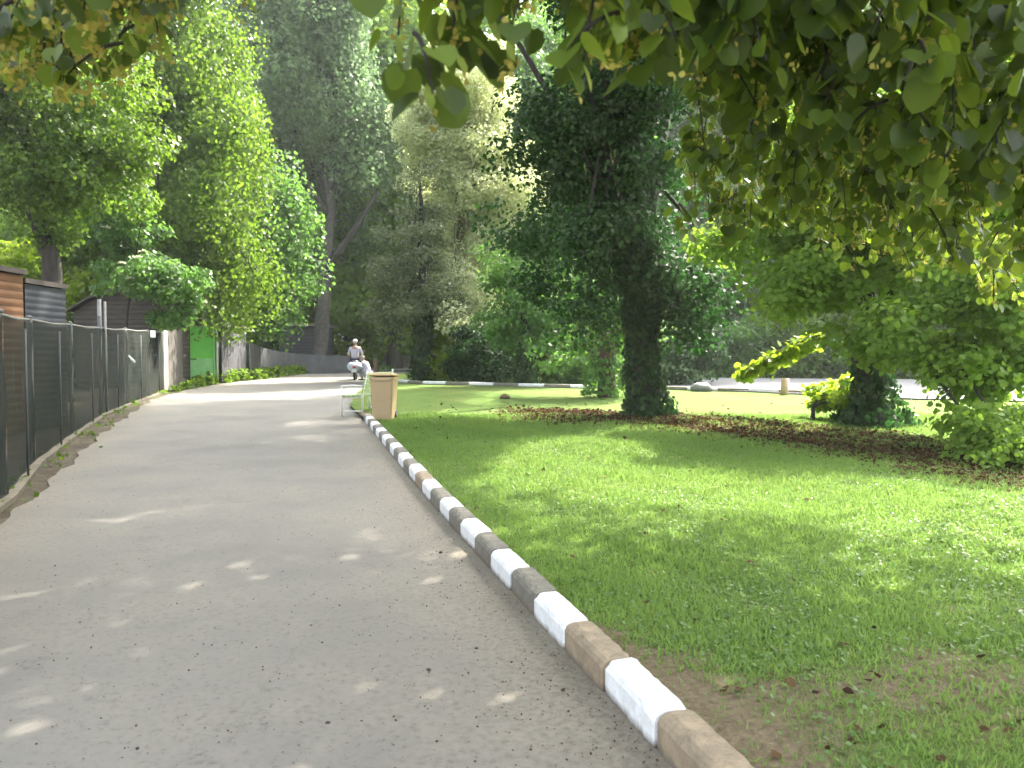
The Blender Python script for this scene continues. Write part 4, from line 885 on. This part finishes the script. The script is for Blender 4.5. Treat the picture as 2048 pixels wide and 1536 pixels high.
# ------------------------------------------------------------------ people and scooters
def skin(name, joints, edges, mat, parent, sub=2):
    me = bpy.data.meshes.new(name); me.from_pydata([j[:3] for j in joints], edges, []); me.materials.append(mat)
    o = bpy.data.objects.new(name, me); COL.objects.link(o); o.parent = parent
    m = o.modifiers.new('skin', 'SKIN'); m.use_smooth_shade = True
    for v, j in zip(me.skin_vertices[0].data, joints):
        r = j[3]; v.radius = (r, r) if not hasattr(r, '__len__') else r
    me.skin_vertices[0].data[0].use_root = True
    s_ = o.modifiers.new('sub', 'SUBSURF'); s_.levels = sub; s_.render_levels = sub
    return o
M_skin = simple('skin', (.42,.26,.18), .55, .1); M_lav = simple('lavender_shirt', (.60,.57,.70), .8, .12, 12); M_navy = simple('navy_cloth', (.03,.035,.07), .8, .2, 10); M_cap = simple('white_cap', (.78,.78,.78), .7, .05)
M_lb = simple('light_blue_paint', (.52,.60,.74), .3, .05, 3, bumps=0); M_blk = simple('black_plastic', (.02,.02,.025), .45); M_chr = simple('chrome', (.6,.6,.6), .25, .05, metal=1); M_hair = simple('grey_hair', (.35,.33,.31), .8)
def wheel(name, x, y, z, r, parent, w_=.1):
    t = MB(); n = 20; prof = [(-w_/2, r*.72), (-w_/2, r*.92), (-w_*.25, r), (w_*.25, r), (w_/2, r*.92), (w_/2, r*.72)]
    V = []; 
    for i in range(n):
        a = 2*math.pi*i/n
        for u, rr in prof: V.append((x+u, y+rr*math.cos(a), z+rr*math.sin(a)))
    k = len(prof); t.add(V, [(i*k+j, ((i+1) % n)*k+j, ((i+1) % n)*k+(j+1) % k, i*k+(j+1) % k) for i in range(n) for j in range(k)], True)
    ty = t.build(name, M_rub, parent)
    MB().tube([(x-w_*.4, y, z), (x+w_*.4, y, z)], r*.70, 16).build('rim', M_chr, ty)
def scooter(loc, rz, paint, label, name='motor_scooter'):
    """local +Y is the front"""
    t = empty(name, loc, label, 'scooter', None, rz)
    wheel('wheel', 0, -.62, .25, .25, t); wheel('wheel', 0, .66, .25, .25, t, .09)
    mb = MB(); mb.ball((0, -.55, .60), (.33, .42, .23), 18, 12); mb.ball((0, -.25, .40), (.18, .35, .18), 14, 10); mb.box((0, .12, .27), (.30, .55, .07), bev=.03); mb.build('rear_body', paint, t)
    mb = MB(); mb.box((0, .42, .62), (.38, .07, .72), bev=.03, rot=Matrix.Rotation(R(14), 3, 'X')); mb.ball((0, .62, .47), (.08, .24, .12), 12, 8); mb.build('front_shield', paint, t)
    mb = MB(); mb.box((0, -.36, .82), (.28, .78, .10), bev=.045); mb.build('seat', M_blk, t)
    mb = MB(); mb.ball((0, -.98, .58), (.09, .03, .045), 10, 6); mb.build('tail_light', simple('tail_red', (.45,.02,.02), .3), t)
    MB().box((0, -.97, .42), (.2, .012, .14)).build('number_plate', M_cap, t)
    mb = MB(); mb.tube([(-.34, .28, 1.02), (-.15, .36, 1.0), (.15, .36, 1.0), (.34, .28, 1.02)], .018, 8); mb.ball((0, .40, .98), (.13, .10, .09), 12, 8); mb.tube([(0, .38, .95), (0, .62, .3)], .03, 8); mb.build('handlebar', M_blk, t)
    for s_ in (-1, 1):
        mb = MB(); mb.tube([(s_*.22, .34, 1.02), (s_*.33, .34, 1.22)], .008, 6); mb.ball((s_*.36, .34, 1.27), (.07, .015, .05), 12, 8); mb.build('mirror', M_blk, t)
    MB().box((.0, -.68, .22), (.05, .2, .05)).build('mudguard', M_blk, t)
    return t
sy = 35.0; sx_ = (711-1024)/F*sy
sco = scooter((sx_, sy, ft(0, sy)+.005), R(8), M_lb, 'light blue scooter seen from behind carrying the rider in lavender')
# rider seated on the scooter, seen from behind, hands on the grips
pr = empty('person', (sx_, sy, ft(0, sy)), 'person in white cap and lavender shirt astride the light blue scooter', 'person', None, R(8))
J = [(0, -.30, .93, (.15, .12)), (0, -.28, 1.10, (.15, .11)), (0, -.24, 1.30, (.18, .11)), (0, -.20, 1.42, (.13, .09)), (0, -.18, 1.50, (.055, .055)), (0, -.15, 1.60, (.085, .095)), (0, -.14, 1.69, (.078, .09)),
     (.19, -.20, 1.41, .058), (.29, -.05, 1.20, .046), (.30, .20, 1.06, .036), (.32, .27, 1.045, .03),
     (-.19, -.20, 1.41, .058), (-.29, -.05, 1.20, .046), (-.30, .20, 1.06, .036), (-.32, .27, 1.045, .03),
     (.12, -.20, .92, .095), (.20, .15, .84, .075), (.18, .12, .50, .055), (.17, .10, .36, .045), (.17, .20, .33, .04),
     (-.12, -.20, .92, .095), (-.20, .15, .84, .075), (-.18, .12, .50, .055), (-.17, .10, .36, .045), (-.17, .20, .33, .04)]
Ed = [(0,1),(1,2),(2,3),(3,4),(4,5),(5,6),(3,7),(7,8),(8,9),(9,10),(3,11),(11,12),(12,13),(13,14),(0,15),(15,16),(16,17),(17,18),(18,19),(0,20),(20,21),(21,22),(22,23),(23,24)]
skin('body', J, Ed, M_skin, pr)
def gr_(r, k): return tuple(v*k for v in r) if hasattr(r, '__len__') else r*k
sh = [(*J[i][:3], gr_(J[i][3], 1.16)) for i in (0, 1, 2, 3, 7, 8, 11, 12)]; sh.append((*((np.array(J[8][:3])*.45+np.array(J[9][:3])*.55)), .048)); sh.append((*((np.array(J[12][:3])*.45+np.array(J[13][:3])*.55)), .048))
skin('shirt', sh, [(0,1),(1,2),(2,3),(3,4),(4,5),(5,8),(3,6),(6,7),(7,9)], M_lav, pr)
tr_ = [(*J[i][:3], gr_(J[i][3], 1.14)) for i in (0, 15, 16, 17, 18, 20, 21, 22, 23)]
skin('trousers', tr_, [(0,1),(1,2),(2,3),(3,4),(0,5),(5,6),(6,7),(7,8)], M_navy, pr)
mb = MB(); mb.ball((0, -.145, 1.715), (.105, .12, .095), 14, 8); mb.box((0, -.0, 1.70), (.15, .12, .015), bev=.006); mb.build('cap', M_cap, pr)
for s_ in (-1, 1):
    MB().box((s_*.17, .20, .335), (.085, .24, .06), bev=.02).build('shoe', M_blk, pr)
    mb = MB()
    for k in range(4): mb.tube([(s_*(.30+.02*k), .27, 1.055), (s_*(.30+.02*k), .31, 1.05), (s_*(.30+.02*k), .315, 1.02)], .009, 6)
    mb.tube([(s_*.30, .26, 1.04), (s_*.285, .28, 1.01)], .01, 6); mb.build('fingers', M_skin, pr)
# second person, crouching beside the scooter
p2x = (737-1024)/F*34.6
p2 = empty('person', (p2x, 34.6, ft(0, 34.6)), 'person in pale lavender clothes crouching right of the light blue scooter', 'person', None, R(70))
J = [(0, 0, .30, (.16, .13)), (0, .04, .48, (.15, .11)), (0, .12, .68, (.17, .11)), (0, .20, .78, (.11, .08)), (0, .25, .84, .05), (0, .30, .93, (.08, .09)), (0, .32, 1.0, (.07, .085)),
     (.17, .20, .77, .052), (.22, .34, .58, .042), (.12, .52, .50, .034), (.09, .58, .49, .028), (-.17, .20, .77, .052), (-.22, .34, .58, .042), (-.12, .52, .50, .034), (-.09, .58, .49, .028),
     (.11, .04, .28, .09), (.17, .42, .46, .068), (.15, .22, .12, .05), (.15, .26, .05, .04), (-.11, .04, .28, .09), (-.17, .42, .46, .068), (-.15, .22, .12, .05), (-.15, .26, .05, .04)]
Ed = [(0,1),(1,2),(2,3),(3,4),(4,5),(5,6),(3,7),(7,8),(8,9),(9,10),(3,11),(11,12),(12,13),(13,14),(0,15),(15,16),(16,17),(17,18),(0,19),(19,20),(20,21),(21,22)]
skin('body', J, Ed, M_skin, p2)
skin('shirt', [(*J[i][:3], gr_(J[i][3], 1.16)) for i in (0, 1, 2, 3, 7, 8, 9, 11, 12, 13)], [(0,1),(1,2),(2,3),(3,4),(4,5),(5,6),(3,7),(7,8),(8,9)], M_lav, p2)
skin('trousers', [(*J[i][:3], gr_(J[i][3], 1.14)) for i in (0, 15, 16, 17, 19, 20, 21)], [(0,1),(1,2),(2,3),(0,4),(4,5),(5,6)], simple('pale_trousers', (.40,.38,.42), .8, .1), p2)
MB().ball((0, .30, 1.0), (.095, .11, .085), 14, 8).build('hair', M_hair, p2)
for s_ in (-1, 1): MB().box((s_*.15, .30, .035), (.09, .25, .06), bev=.02).build('shoe', M_blk, p2)
# small things by the end of the path
o = MB().tube([(0, 0, -.05), (.01, 0, .5), (0, 0, .95)], [.11, .10, .11], 10, True, .05).build('wooden_post', simple('brown_wood', (.17,.115,.075), .85, .3, 10)); o.location = ((752-1024)/F*33.5, 33.5, ft(0, 33.5)); tag(o, 'short brown wooden post right of the crouching person', 'post')
yp = empty('young_plant', ((770-1024)/F*31, 31, ft(0, 31)), 'thin young plant with upright stems behind the tan bin', 'plant'); mb = MB()
for k in range(6): mb.tube([(0, 0, 0), (random.uniform(-.1, .1), random.uniform(-.1, .1), .4), (random.uniform(-.3, .3), random.uniform(-.1, .1), random.uniform(.6, .85))], [.012, .009, .004], 5)
mb.build('stem', B_dark, yp); n = 110; P = in_ball(n)*np.array([.28, .2, .35])+np.array([0, 0, .5]); link('leaves', leaves_mesh('leaves', P, rng.normal(size=(n, 3)), rng.normal(size=(n, 3))+np.array([0, 0, 1]), .07, 'broad', G['mid']), None, yp)
print('objects', len(bpy.data.objects))

# ------------------------------------------------------------------ haze: a closed box of pale air round the scene
hz = MB().box((0, 0, 19), (170, 190, 42)).build('haze', None)
m = bpy.data.materials.new('haze_air'); m.use_nodes = True; nt_ = m.node_tree; nt_.nodes.clear()
pv = nt_.nodes.new('ShaderNodeVolumePrincipled'); pv.inputs['Color'].default_value = (.90, .97, .95, 1); pv.inputs['Density'].default_value = .0007; pv.inputs['Anisotropy'].default_value = .3
om = nt_.nodes.new('ShaderNodeOutputMaterial'); nt_.links.new(pv.outputs[0], om.inputs['Volume']); hz.data.materials.append(m); hz['kind'] = 'stuff'; hz['label'] = 'thin pale summer air that lightens the far trees'; hz['category'] = 'haze'
sc.cycles.volume_bounces = 0
